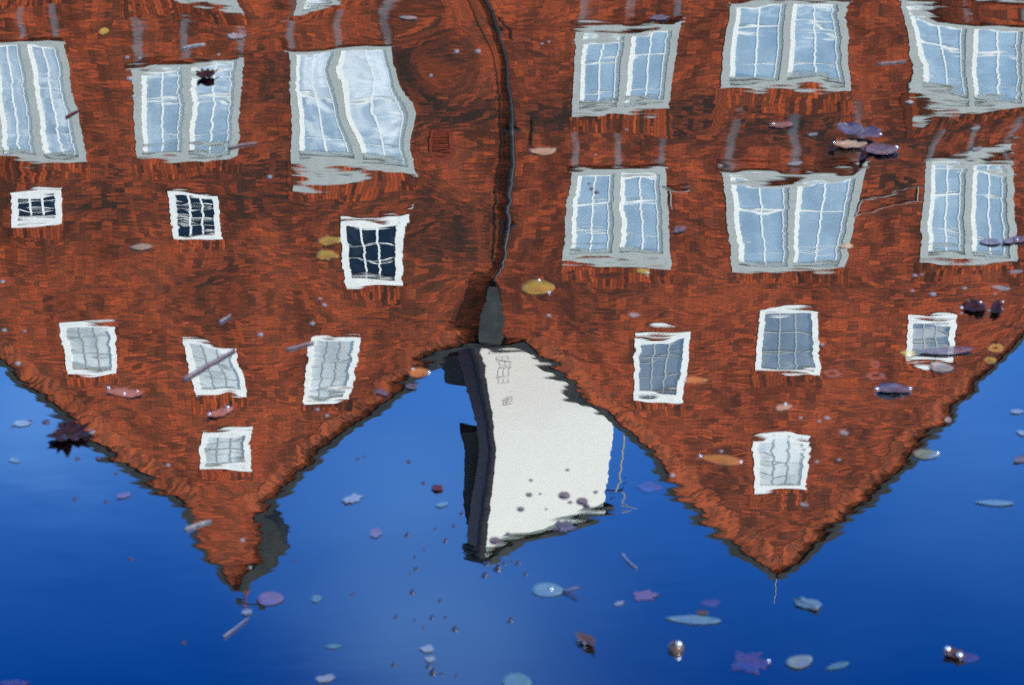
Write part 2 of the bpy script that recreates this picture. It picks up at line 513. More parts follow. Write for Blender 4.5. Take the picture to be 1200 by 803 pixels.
zeR = zeL
xr = on_front(1245, 405).x
ap = XZ(914, 681)
eR0, eR1 = (on_front(607, 405).x, zeR), (on_front(1221, 405).x, zeR)
out_r = [(JOIN + .004, GROUND), (xr, GROUND), (xr, zeR), eR1, ap, eR0, (JOIN + .004, zeR)]
shadow_brown_r = [(1045, 212, 40, 30, 1.0), (1060, 158, 60, 22, .9), (760, 132, 140, 20, 1.3), (930, 148, 110, 24, 1.1), (640, 132, 60, 17, 1.3), (1110, 150, 60, 16, .8), (700, 290, 30, 40, .3),  # shadow bands painted below and between the windows, plus darker brick
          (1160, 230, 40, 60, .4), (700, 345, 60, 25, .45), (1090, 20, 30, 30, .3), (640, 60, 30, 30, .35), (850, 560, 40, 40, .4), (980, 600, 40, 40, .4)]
front(right, out_r, rects_r, streak_r, shadow_brown_r, M['brick_right'], 9.0)

# ---- copings, verges, roofs
def subdiv(a, b, n): return [(a[0] + (b[0] - a[0]) * i / n, a[1] + (b[1] - a[1]) * i / n) for i in range(n + 1)]
def wob(pts, k=.012): return [(x + random.uniform(-k, k), z + random.uniform(-k, k)) for x, z in pts]
ap_ = ap
def slope(house, a, b, outside, n=24):
    line = subdiv(a, b, n)
    ln_ = math.dist(a, b); cut = .29 / ln_
    t0_, t1_ = (cut if a == ap_ else 0.0), (1 - cut if b == ap_ else 1.0)
    vline = subdiv((a[0] + (b[0] - a[0]) * t0_, a[1] + (b[1] - a[1]) * t0_), (a[0] + (b[0] - a[0]) * t1_, a[1] + (b[1] - a[1]) * t1_), n)
    strip('gable_coping', line, wob(offset_line(line, outside * .095)), D - .07, D + .42, M['coping'], house)
    strip('verge_brickwork', offset_line(vline, -outside * .004), offset_line(vline, -outside * .30), D - .005, D + .02, M['brick_verge'], house, uv=True)
slope(left, eL1, nk1, -1); slope(left, eL0, nk0, 1)
slope(right, eR0, ap, 1); slope(right, ap, eR1, 1)
# level copings in the valley and at the outer eaves
strip('gable_coping', [(JOIN, zeL), eL1], [(JOIN, zeL + .12), (eL1[0], zeL + .12)], D - .08, D + .42, M['coping'], left)
strip('gable_coping', [(JOIN + .004, zeL), eR0], [(JOIN + .004, zeL + .12), (eR0[0], zeL + .12)], D - .08, D + .42, M['coping'], right)
# the slate cheeks and cap of the left pinnacle
rightside = [nk1, XZ(304, 618), XZ(307, 640), XZ(302, 656), XZ(268, 688)]
leftside = [nk0, XZ(226, 618), XZ(228, 640), XZ(234, 656), XZ(268, 688)]
strip('slate_cheek', rightside, [XZ(312, 598), XZ(328, 618), XZ(338, 640), XZ(322, 664), XZ(270, 694)], D - .05, D + .5, M['coping'], left)
strip('slate_cheek', leftside, [XZ(214, 600), XZ(217, 620), XZ(222, 643), XZ(232, 662), XZ(266, 694)], D - .05, D + .5, M['coping'], left)
fx, fz = XZ(277, 690)
fin = MB().tube([(fx, D + .1, fz - .1), (fx, D + .1, fz + .12), (fx, D + .1, fz + .14), (fx, D + .1, fz + .30), (fx, D + .1, fz + .62)], [.10, .07, .03, .02, .010]).build('finial', M['brick_upright'], left)
vz = fz + .34
MB().box(fx - .05, fx + .33, D + .09, D + .11, vz, vz + .05).box(fx + .22, fx + .33, D + .088, D + .112, vz - .05, vz + .10).box(fx - .16, fx - .05, D + .088, D + .112, vz - .03, vz + .08).build('weather_vane', M['iron'], fin)
def roof(house, eave0, eave1, top, back):
    t = .12
    pts_l = [(eave0[0] - .1, eave0[1] - .06), (top[0], top[1] - .12), (top[0], top[1] - .12 - t * 1.4), (eave0[0] - .1, eave0[1] - .06 - t)]
    pts_r = [(eave1[0] + .1, eave1[1] - .06), (eave1[0] + .1, eave1[1] - .06 - t), (top[0], top[1] - .12 - t * 1.4), (top[0], top[1] - .12)]
    return MB().prism(pts_l, D + .345, D + back + .2).prism(pts_r, D + .345, D + back + .2).build('roof', M['tiles'], house)
topL = (262 and (eL0[0] + eL1[0]) / 2, nk0[1] + .55)
roof(left, eL0, eL1, topL, 9.0); roof(right, eR0, eR1, ap, 9.0)
rx, rz_ = ap
MB().tube([(rx, D + .1, rz_ - .1), (rx, D + .1, rz_ + .5)], [.016, .008]).build('lightning_rod', M['iron'], right)
# back gables so the houses close behind
for h, e0, e1, tp, m in ((left, eL0, eL1, topL, 'brick_left'), (right, eR0, eR1, ap, 'brick_right')):
    MB().prism([(e0[0], e0[1] - .2), (e1[0], e1[1] - .2), (tp[0], tp[1] - .36)], D + 8.72, D + 8.98).build('back_gable', M[m], h)

# ---- drainpipe with hopper in the valley, vent, cables
px_ = on_front(592, 200).x
zh0, zh1 = XZ(0, 348)[1], XZ(0, 402)[1]
xh = on_front(575, 375).x
pipe = MB().tube([(px_, D - .07, GROUND), (px_, D - .07, zh0 - .75), (px_ - .03, D - .07, zh0 - .6), (xh + .05, D - .09, zh0 - .12), (xh, D - .09, zh0 + .05)], .040, 12).build('drainpipe', M['pipe'], left, True)
for k in range(5):
    zz = zh0 - 1.0 - k * 1.55
    MB().tube([(px_, D - .07, zz - .035), (px_, D - .07, zz + .035)], .052, 12).box(px_ - .11, px_ + .11, D - .03, D - .005, zz - .02, zz + .02).build('pipe_bracket', M['iron'], pipe)
hop = MB()
hop.prism([(xh - .06, zh0), (xh + .06, zh0), (xh + .13, zh0 + .2), (xh + .13, zh1 - .06), (xh - .13, zh1 - .06), (xh - .13, zh0 + .2)], D - .28, D - .012)
hop.box(xh - .18, xh + .18, D - .31, D - .010, zh1 - .06, zh1 + .02)
hop.build('hopper_head', M['lead'], pipe)
vc = on_front(516, 166)
MB().box(vc.x - .16, vc.x + .16, D - .02, D + .01, vc.z - .21, vc.z - .16).box(vc.x - .16, vc.x + .16, D - .02, D + .01, vc.z + .16, vc.z + .21).box(vc.x - .16, vc.x - .12, D - .02, D + .01, vc.z - .16, vc.z + .16).box(vc.x + .12, vc.x + .16, D - .02, D + .01, vc.z - .16, vc.z + .16)
lv = MB()
lv.box(vc.x - .16, vc.x + .16, D - .022, D - .003, vc.z - .21, vc.z - .16).box(vc.x - .16, vc.x + .16, D - .022, D - .003, vc.z + .16, vc.z + .21)
lv.box(vc.x - .16, vc.x - .12, D - .022, D - .003, vc.z - .16, vc.z + .16).box(vc.x + .12, vc.x + .16, D - .022, D - .003, vc.z - .16, vc.z + .16)
vent = lv.build('louvre_vent', M['louvre'], left)
sl = MB()
for k in range(6):
    z = vc.z - .15 + k * .053
    sl.add([(vc.x - .12, D - .018, z), (vc.x + .12, D - .018, z), (vc.x + .12, D - .004, z + .035), (vc.x - .12, D - .004, z + .035)], [(0, 1, 2, 3)])
sl.build('louvre_slats', M['louvre'], vent)
def wire(house, pts, r, mat, name='cable'):
    return MB().tube([(on_front(u, v).x, D - .02, on_front(u, v).z) for u, v in pts], r * .75, 6).build(name, mat, house)
wire(right, [(782, 225), (800, 226), (815, 222)], .013, M['cable']); wire(right, [(790, 226), (790, 247)], .016, M['cable'])
wire(right, [(1003, 231), (1040, 226), (1080, 220)], .013, M['cable']); wire(right, [(1005, 232), (1000, 255)], .015, M['cable'])
wire(right, [(1072, 222), (1072, 237)], .016, M['cable']); wire(right, [(1000, 252), (1040, 243), (1078, 237)], .010, M['cable'])
wire(left, [(556, 0), (565, 60), (578, 110), (581, 170), (578, 250), (574, 300)], .012, M['pipe'])
wire(right, [(600, 0), (609, 22), (611, 44)], .022, M['pipe'], 'wall_hook'); wire(right, [(619, 142), (618, 158), (615, 175)], .022, M['pipe'], 'wall_hook')
# street doors, out of the photograph but part of the houses
for h, u in ((left, 122), (left, 316), (right, 826), (right, 1030)):
    x = on_front(u, 128).x
    d = MB().box(x - .33, x + .33, D - .03, D - .004, GROUND + .02, GROUND + 2.2).build('door', M['iron'], h)
    MB().tube([(x + .24, D - .03, GROUND + 1.1), (x + .24, D - .09, GROUND + 1.1)], .025, 8).build('handle', M['white_sash'], d)

# ------------------------------------------------------------------ the white tower behind the valley
YT = 38.0
n0 = on_front(562, 655, YT)                          # top of the near corner
e = Vector((1.86, 1.55, 0)).normalized(); f_ = Vector((-e.y, e.x, 0))
tower = thing('rendered_stair_tower', 'tall white rendered tower with dark slate edge, behind the gap between the brick gables', 'tower', (n0.x, n0.y, 0), math.atan2(e.y, e.x))
LT, WT, HT = 2.70, .36, n0.z
MB().box(0, LT, .004, WT, GROUND, HT - .1).build('wall', M['render'], tower)
MB().box(-.03, -.002, .02, WT, GROUND, HT - .1).build('shaded_wall', M['render_shaded'], tower)  # narrow side face, its shade painted into the colour
MB().box(-.08, LT + .16, -.12, WT + .05, HT - .1, HT + .03).build('slate_coping', M['coping'], tower)
MB().tube([(-.05, -.03, GROUND), (-.05, -.03, HT - .14)], .075, 10).build('drainpipe', M['iron'], tower, True)
def chim(name, pts, y, dep, mat):
    q = [on_front(u, v, y) for u, v in pts]
    inv = (Matrix.Translation((n0.x, n0.y, 0)) @ Matrix.Rotation(math.atan2(e.y, e.x), 4, 'Z')).inverted()
    n = len(q); vs = [inv @ p for p in q] + [inv @ (p + Vector((0, dep, 0))) for p in q]
    fs = [tuple(range(n)), tuple(range(2 * n - 1, n - 1, -1))] + [(i, (i + 1) % n, (i + 1) % n + n, i + n) for i in range(n)]
    return MB().add(vs, fs).build(name, mat, tower)
chim('slate_gable_slope', [(524, 517), (562, 512), (563, 655), (552, 652), (538, 590)], YT + .55, .4, M['coping'])
chim('lead_ledge', [(519, 443), (530, 436), (562, 440), (562, 458), (523, 457)], YT + .55, .5, M['lead'])
anc = [(578, 421, 8, 4), (584, 441, 9, 7), (587, 462, 9, 4)]
inv_rot = math.atan2(e.y, e.x)
for u, v, w, h in anc:
    # on the white face: solve along the ray for the face plane
    d = ray(u, v); d = Vector((d.x, d.y, -d.z)); o_ = Vector((0, 0, -CAM_H))
    nrm = Vector((e.y, -e.x, 0)); t_ = (Vector((n0.x, n0.y, 0)) - o_).dot(nrm) / d.dot(nrm); p = o_ + d * t_
    lx = (p - Vector((n0.x, n0.y, p.z))).dot(e); lz = p.z
    q = MB(); ww, hh = w * .014, h * .014
    q.box(lx - ww, lx + ww, -.010, -.004, lz - hh, lz - hh + .02).box(lx - ww, lx + ww, -.010, -.004, lz + hh - .02, lz + hh)
    for k in (-1, 0, 1): q.box(lx + k * ww * .8 - .009, lx + k * ww * .8 + .009, -.009, -.005, lz - hh + .02, lz + hh - .02)
    q.build('wall_anchor', M['anchor'], tower)

# aerial on the roof edge of the right house
a0, a1 = on_front(722, 500, D + .9), on_front(728, 566, D + .9)
ant = thing('roof_aerial', 'thin roof aerial with small crossbars, on the left slope of the right brick gable', 'aerial', (a0.x, a0.y, 0))
MB().tube([(0, 0, a0.z - 1.0), (0, 0, a1.z)], .016, 6).build('mast', M['cable'], ant)
MB().tube([(-.16, 0, a1.z - .02), (.10, .05, a1.z - .02)], .014, 6).tube([(-.10, 0, a1.z + .07), (.14, .05, a1.z + .05)], .012, 6).build('crossbar', M['iron'], ant)
MB().tube([(.10, 0, a1.z), (.14, 0, a1.z + .18), (.24, 0, a1.z + .30)], .012, 6).tube([(.12, 0, a1.z + .27), (.34, 0, a1.z + .31)], .016, 6).build('bracket', M['cable'], ant)

# ------------------------------------------------------------------ how the photograph's swell bends it
def F(r, *px): fit_rect(r, *px)
for key, rects in (('lw', lw), ('ld', ld), ('lg', lg), ('rw', rw), ('rv', rv), ('rg', rg)):
    for k, r in enumerate(rects): fit_rect(r, *SEEN['%s%d' % (key, k)], wt=1.8 if key + str(k) == 'lw2' else 1.0)
for px, k in (((395, 57), 0), ((387, 95), .27), ((398, 130), .5), ((417, 168), .77), ((422, 203), 1)):
    FIT.append((px, Vector(((lw[2][0] + lw[2][1]) / 2, D, lw[2][2] + (lw[2][3] - lw[2][2]) * k)), 1.5))
for px, k in (((460, 80), .2), ((482, 115), .42), ((492, 150), .62)): FIT.append((px, Vector((lw[2][1], D, lw[2][2] + (lw[2][3] - lw[2][2]) * k)), .5))
fit_rect((vc.x - .16, vc.x + .16, vc.z - .21, vc.z + .21), (503, 150), (530, 149), (530, 182), (504, 184))
for px in ((568, 0), (585, 45), (594, 85), (599, 150), (602, 190), (598, 250), (590, 310)):
    FIT.append((px, Vector((px_, D, XZ(0, px[1])[1])), 1.2))
FIT.append(((577, 375), Vector((xh, D, XZ(0, 375)[1])), 1))
def near_line(px, pts):
    best = None
    for (a, b) in zip(pts, pts[1:]):
        a2, b2 = Vector(a), Vector(b); d = b2 - a2
        t = max(0, min(1, (Vector(px) - a2).dot(d) / d.dot(d))); q = a2 + d * t
        if best is None or (q - Vector(px)).length < best[0]: best = ((q - Vector(px)).length, q)
    return best[1]
RGL = [(596, 416), (914, 694), (1230, 416)]
for px in ((612, 418), (635, 436), (660, 462), (700, 494), (745, 521), (765, 556), (800, 596), (850, 641), (885, 666), (915, 684), (940, 660), (985, 626), (1025, 590), (1065, 550), (1105, 510), (1135, 470), (1165, 435), (1198, 404)):
    q = near_line(px, RGL); FIT.append((px, on_front(q.x, q.y), .7))
LGL = [(-46, 416), (215, 610)]; LGR = [(562, 416), (312, 608)]
for px in ((2, 437), (40, 475), (75, 508), (130, 548), (180, 582)): q = near_line(px, LGL); FIT.append((px, on_front(q.x, q.y), .7))
for px in ((545, 412), (520, 442), (470, 474), (440, 492), (400, 518), (370, 548), (345, 576)): q = near_line(px, LGR); FIT.append((px, on_front(q.x, q.y), .7))
FIT.append(((278, 688), on_front(268, 690), 1)); FIT.append(((232, 640), on_front(225, 645), .6)); FIT.append(((338, 640), on_front(338, 640), .6))
for u in (50, 200, 400, 800, 1000, 1150): FIT.append(((u, 840), on_front(u, 840), .3))

CALM, LAM = .0045, .007
def swell():
    gx, gy = np.arange(-1.9, 1.91, .12), np.arange(3.9, 9.3, .17)
    C = np.array([(x, y) for y in gy for x in gx]); sx, sy = .13, .20
    rows, rhs = [], []
    for px, B, wt in FIT:
        P = at(*px); d = ray(*px).normalized(); r = (B - P).normalized(); n = r - d
        tx, ty = -n.x / n.z, -n.y / n.z
        ex, ey = (P.x - C[:, 0]) / sx, (P.y - C[:, 1]) / sy
        g = np.exp(-.5 * (ex ** 2 + ey ** 2)); g[g < 1e-9] = 0.0
        rows.append(wt * -ex / sx * g); rhs.append(wt * tx); rows.append(wt * -ey / sy * g); rhs.append(wt * ty)
    # a calm surface: little curvature between the places that were measured
    for X in np.arange(-1.7, 1.71, .14):
        for Y in np.arange(4.0, 9.2, .16):
            ex, ey = (X - C[:, 0]) / sx, (Y - C[:, 1]) / sy
            g = np.exp(-.5 * (ex ** 2 + ey ** 2))
            g[g < 1e-9] = 0.0
            rows.append(CALM * (ex ** 2 - 1) / sx ** 2 * g); rows.append(CALM * 1.5 * (ey ** 2 - 1) / sy ** 2 * g); rows.append(CALM * 1.4 * ex * ey / sx / sy * g)
            rhs.extend((0.0, 0.0, 0.0))
    AtA, Atb = LAM * np.eye(len(C)), np.zeros(len(C))
    for row, q in zip(rows, rhs):                  # every row touches few of the bumps
        i = np.nonzero(np.abs(row) > 1e-5)[0]; k = row[i]
        AtA[np.ix_(i, i)] += np.outer(k, k); Atb[i] += k * q
    w = np.linalg.solve(AtA, Atb)
    W = w.reshape(len(gy), len(gx))
    def h(xs, ys):
        Gx = np.exp(-.5 * ((gx[:, None] - xs[None, :]) / sx) ** 2); Gy = np.exp(-.5 * ((ys[:, None] - gy[None, :]) / sy) ** 2)
        return Gy @ W @ Gx
    return h

# ------------------------------------------------------------------ water, bed, banks
def water():
    xs = np.concatenate([np.linspace(-60, -2.5, 16), np.arange(-2.4, 2.41, .024), np.linspace(2.5, 60, 16)])
    ys = np.concatenate([np.linspace(-.4, 3.4, 5), np.arange(3.5, 9.61, .03), np.linspace(9.8, 32.9, 12)])
    X, Y = np.meshgrid(xs, ys); Z = swell()(xs, ys)
    nx, ny = len(xs), len(ys)
    me = bpy.data.meshes.new('water')
    vs = np.stack([X, Y, Z], -1).reshape(-1, 3)
    fs = [(j * nx + i, j * nx + i + 1, (j + 1) * nx + i + 1, (j + 1) * nx + i) for j in range(ny - 1) for i in range(nx - 1)]
    me.from_pydata([tuple(v) for v in vs.tolist()], [], fs)
    me.polygons.foreach_set('use_smooth', [True] * len(fs))
    t = NT('canal water')
    oc = t.n('ShaderNodeTexCoord').outputs['Object']
    def slopes(scale, stretch, amp, seed):
        mp = t.n('ShaderNodeMapping'); mp.inputs['Scale'].default_value = (stretch, 1, 1); mp.inputs['Location'].default_value = (seed, seed * .7, 0); t.l(oc, mp.inputs[0])
        nz = t.noise(mp.outputs[0], scale, 0, .5).outputs['Color']
        s = t.n('ShaderNodeVectorMath'); s.operation = 'SUBTRACT'; t.l(nz, s.inputs[0]); s.inputs[1].default_value = (.5, .5, .5)
        k = t.n('ShaderNodeVectorMath'); k.operation = 'MULTIPLY'; t.l(s.outputs[0], k.inputs[0]); k.inputs[1].default_value = amp + (0,)
        return k.outputs[0]
    # patches of stronger and weaker ripple
    pm = t.noise(oc, 1.6, 2).outputs['Fac']
    patch = t.math('ADD', t.math('MULTIPLY', t.ramp(pm, .35, .68), 1.25), .45)
    def add(a, b):
        x = t.n('ShaderNodeVectorMath'); x.operation = 'ADD'; t.l(a, x.inputs[0]); t.l(b, x.inputs[1]); return x.outputs[0]
    rip = add(add(slopes(6, .7, RIP[0], 3.1), slopes(15, .42, RIP[1], 8.3)), slopes(34, .36, RIP[2], 1.7))
    rip = add(rip, slopes(72, .22, RIP[3], 5.9))
    sc = t.n('ShaderNodeVectorMath'); sc.operation = 'SCALE'; t.l(rip, sc.inputs[0]); t.l(patch, sc.inputs['Scale'])
    total = sc.outputs[0]
    for (u, v, rx_, ry_) in ((322, 632, .20, .28), (225, 636, .12, .22), (1075, 545, .22, .4), (800, 590, .10, .3)):      # cat's paws: small gusts that ruffle the surface
        c = at(u, v)
        mp = t.n('ShaderNodeMapping'); mp.vector_type = 'POINT'; mp.inputs['Location'].default_value = (-c.x / rx_, -c.y / ry_, 0); mp.inputs['Scale'].default_value = (1 / rx_, 1 / ry_, 0); t.l(oc, mp.inputs[0])
        ln = t.n('ShaderNodeVectorMath'); ln.operation = 'LENGTH'; t.l(mp.outputs[0], ln.inputs[0])
        g = t.math('EXPONENT', t.math('MULTIPLY', t.math('POWER', ln.outputs['Value'], 2.0), -1.0))
        s2 = t.n('ShaderNodeVectorMath'); s2.operation = 'SCALE'; t.l(slopes(80, .2, (.006, .002), 4.4), s2.inputs[0]); t.l(g, s2.inputs['Scale'])
        total = add(total, s2.outputs[0])
    nn = t.n('ShaderNodeVectorMath'); nn.operation = 'NORMALIZE'
    t.l(add(t.n('ShaderNodeNewGeometry').outputs['Normal'], total), nn.inputs[0])
    gl = t.n('ShaderNodeBsdfGlossy'); gl.inputs['Roughness'].default_value = 0.0; gl.inputs['Color'].default_value = rgb(1, 1, 1); t.l(nn.outputs[0], gl.inputs['Normal'])
    tr = t.n('ShaderNodeBsdfTransparent'); tr.inputs['Color'].default_value = rgb(.50, .58, .58)
    fr = t.n('ShaderNodeFresnel'); fr.inputs['IOR'].default_value = 6.0; t.l(nn.outputs[0], fr.inputs['Normal'])
    mx = t.n('ShaderNodeMixShader'); t.l(fr.outputs[0], mx.inputs[0]); t.l(tr.outputs[0], mx.inputs[1]); t.l(gl.outputs[0], mx.inputs[2])
    t.l(mx.outputs[0], t.out.inputs['Surface'])
    me.materials.append(t.m)
    return tag(link(bpy.data.objects.new('water', me)), 'still canal water mirroring the brick gables, rippled and strewn with leaves', 'water', kind='structure')
RIP = [(.0014, .0014), (.0016, .0027), (.0014, .0025), (.0010, .0026)]
water()
tag(MB().box(-70, 70, -3, 34, -2.4, -2.2).build('canal_bed', M['bed']), 'dark mud of the canal bed under the water', 'canal bed', kind='structure')
tag(MB().box(-70, 70, 33.0, 33.6, -2.15, GROUND).build('quay_wall', M['stone']), 'stone quay wall in front of the two brick houses', 'quay wall', kind='structure')
tag(MB().box(-400, 400, 33.604, 900, -.5, GROUND - .006).build('ground', M['ground']), 'cobbled quay and ground around the houses', 'ground', kind='structure')
tag(MB().box(-70, 70, -1.2, -.6, -2.15, 1.4).build('near_quay_wall', M['stone']), 'stone quay wall below the viewer', 'quay wall', kind='structure')

# ------------------------------------------------------------------ leaves and litter on the water
def leaf_mat(name, c, c2, rough=.35, spec=.6, coat=.0, film=.46):
    """a leaf under a film of water that mirrors the sky as the water beside it does"""
    t = NT(name)
    oc = t.n('ShaderNodeTexCoord').outputs['Object']
    nz = t.noise(oc, 60, 4, .6).outputs['Fac']
    col = t.mix(t.ramp(nz, .34, .68), rgb(*c), rgb(*c2))
    b = t.n('ShaderNodeBump'); b.inputs['Strength'].default_value = .3; b.inputs['Distance'].default_value = .001; t.l(nz, b.inputs['Height'])
    p = t.bsdf(col, rough, spec if not film else .15, Normal=b.outputs[0]); p.inputs['Coat Weight'].default_value = coat; p.inputs['Coat Roughness'].default_value = .12
    if film:
        g = t.n('ShaderNodeBsdfGlossy'); g.inputs['Roughness'].default_value = .02
        up = t.n('ShaderNodeCombineXYZ'); up.inputs[2].default_value = 1.0; t.l(up.outputs[0], g.inputs['Normal'])
        patch = t.ramp(t.noise(oc, 22, 1).outputs['Fac'], .3, .7)
        m = t.n('ShaderNodeMixShader'); t.l(t.math('MULTIPLY', t.math('ADD', t.math('MULTIPLY', patch, .5), .7), film), m.inputs[0])
        t.l(p.outputs[0], m.inputs[1]); t.l(g.outputs[0], m.inputs[2]); t.l(m.outputs[0], t.out.inputs['Surface'])
    return t.m
K = {
 'dark':   leaf_mat('dark rotten leaf', (.010, .006, .006), (.035, .010, .008), .4, .3, film=.0),
 'maroon': leaf_mat('maroon leaf', (.05, .010, .008), (.10, .02, .014), .4, .4, film=.06),
 'purple': leaf_mat('wet purple leaf', (.045, .034, .058), (.12, .10, .14), .22, .9, .5, film=.2),
 'pink':   leaf_mat('faded pink leaf', (.24, .09, .07), (.30, .15, .13), .5, .4),
 'mauve':  leaf_mat('mauve leaf', (.12, .055, .085), (.18, .10, .13), .45, .4),
 'teal':   leaf_mat('teal green leaf', (.06, .13, .12), (.10, .18, .165), .4, .5),
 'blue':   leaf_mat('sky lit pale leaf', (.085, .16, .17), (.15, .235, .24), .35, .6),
 'white':  leaf_mat('bleached leaf', (.17, .185, .19), (.27, .28, .28), .5, .4),
 'grey':   leaf_mat('grey green leaf', (.14, .17, .14), (.22, .25, .19), .45, .5),
 'orange': leaf_mat('orange leaf', (.42, .14, .03), (.50, .22, .05), .5, .4),
 'yellow': leaf_mat('yellow green leaf', (.34, .25, .03), (.42, .33, .06), .5, .4),
 'tan':    leaf_mat('tan leaf', (.34, .22, .13), (.45, .32, .22), .5, .4),
 'brown':  leaf_mat('brown husk', (.05, .028, .022), (.10, .055, .04), .3, .7, .4, film=.05),
 'twig':   leaf_mat('wet twig bark', (.085, .06, .065), (.15, .11, .115), .4, .5, film=.12),
 'speck':  leaf_mat('dark seed', (.03, .02, .04), (.06, .035, .05), .4, .4, film=.1),
 'pale_twig': leaf_mat('pale twig', (.15, .145, .14), (.23, .215, .20), .5, .4, film=.4),
}
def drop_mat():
    t = NT('glint drop')
    t.bsdf(rgb(.85, .86, .9), .24, 1.0, Metallic=.75); return t.m  # pale shiny metal: beads, and drops added to stand in for glints
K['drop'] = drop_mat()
def bubble_mat():
    t = NT('bubble film')
    lw_ = t.n('ShaderNodeLayerWeight'); lw_.inputs['Blend'].default_value = .45
    g = t.n('ShaderNodeBsdfGlossy'); g.inputs['Roughness'].default_value = .32; g.inputs['Color'].default_value = rgb(.7, .7, .75)
    tr = t.n('ShaderNodeBsdfTransparent'); tr.inputs['Color'].default_value = rgb(.42, .42, .50)
    m = t.n('ShaderNodeMixShader'); t.l(t.math('MULTIPLY', lw_.outputs['Facing'], .6), m.inputs[0]); t.l(tr.outputs[0], m.inputs[1]); t.l(g.outputs[0], m.inputs[2])
    t.l(m.outputs[0], t.out.inputs['Surface']); return t.m
K['bubble'] = bubble_mat()

def rim(kind, n, rnd):
    """outline of a leaf, length 2 along x (-1..1), half width 1 along y"""
    pts = []
    if kind == 'maple':
        ang = [0, 14, 24, 34, 46, 56, 66, 78, 92, 104, 116, 128, 140, 152, 166]
        rad = [1.0, .74, .82, .54, .72, .96, .72, .80, .56, .64, .84, .60, .64, .46, .36]
        half = [(math.cos(R(a)) * r, math.sin(R(a)) * r * 1.05) for a, r in zip(ang, rad)]
        pts = half + [(-.22, 0.0)] + [(x, -y) for x, y in reversed(half[1:])]
        pts = [(x + rnd.uniform(-.05, .05), y + rnd.uniform(-.05, .05)) for x, y in pts]
        sx = max(abs(x) for x, y in pts); pts = [(x / sx, y) for x, y in pts]
        return pts
    for i in range(n):
        a = 2 * math.pi * i / n; x, y = math.cos(a), math.sin(a)
        if kind == 'lance': y *= (1 - .35 * abs(x)) * (1 + .2 * x)
        elif kind == 'oval': y *= 1 - .22 * x
        elif kind == 'torn': s = 1 + rnd.uniform(-.28, .18); x *= s; y *= s
        elif kind == 'crumple': s = (1 + rnd.uniform(-.3, .25)) * (1.0 if x > -.2 else .8); x *= s; y *= s * (1.15 if x > 0 else .45)
        elif kind == 'toothed': s = 1 + (.07 if i % 2 else -.05) + rnd.uniform(-.03, .03); x *= s; y *= s
        pts.append((x, y))
    return pts

def blade(kind, L, W, rnd, curl=0.0, bend=0.0, rough=.04, thick=.0003):
    """leaf blade of length L, width W, curled about its midrib (curl) and along it (bend), radians at the rim"""
    o = rim(kind, 22, rnd); n = len(o)
    rings = (0.0, .35, .7, 1.0)
    vs, fs = [(0, 0)], []
    for r in rings[1:]: vs += [(x * r, y * r) for x, y in o]
    for i in range(n):
        j = (i + 1) % n
        fs.append((0, 1 + i, 1 + j))
        for k in range(2): a = 1 + k * n; fs.append((a + i, a + n + i, a + n + j, a + j))
    out = []
    for x, y in vs:
        X, Y = x * L / 2, y * W / 2
        z = 0.0
        if curl: q = W / 2 / curl; z += q * (1 - math.cos(Y / q)); Y = q * math.sin(Y / q)
        if bend: q = L / 2 / bend; z += q * (1 - math.cos(X / q)); X = q * math.sin(X / q)
        z += abs(mnoise.noise(Vector((x * 2.1, y * 2.1, rnd.random() * .2 + L * 90)))) * rough * L
        out.append((X, Y, z))
    m = len(out)
    top = [(x, y, z + thick) for x, y, z in out]
    fs2 = list(fs) + [tuple(m + i for i in reversed(f)) for f in fs]
    a = 1 + 2 * n
    fs2 += [(a + i, a + (i + 1) % n, m + a + (i + 1) % n, m + a + i) for i in range(n)]
    return MB().add(top + out, fs2)

def place(u, v, ln, wd, ang, z=0.0):
    """centre, world length, world width and heading of a flat thing drawn ln x wd pixels at angle ang in the picture"""
    a = R(ang); c = at(u, v, z)
    du, dv = math.cos(a) * ln / 2, -math.sin(a) * ln / 2
    p0, p1 = at(u - du, v - dv, z), at(u + du, v + dv, z)
    L = (p1 - p0).length; hd = math.atan2(p1.y - p0.y, p1.x - p0.x)
    qu, qv = math.sin(a) * wd / 2, math.cos(a) * wd / 2
    q0, q1 = at(u - qu, v - qv, z), at(u + qu, v + qv, z)
    side = Vector((-math.sin(hd), math.cos(hd), 0))
    return c, L, max(abs((q1 - q0).dot(side)), .002), hd

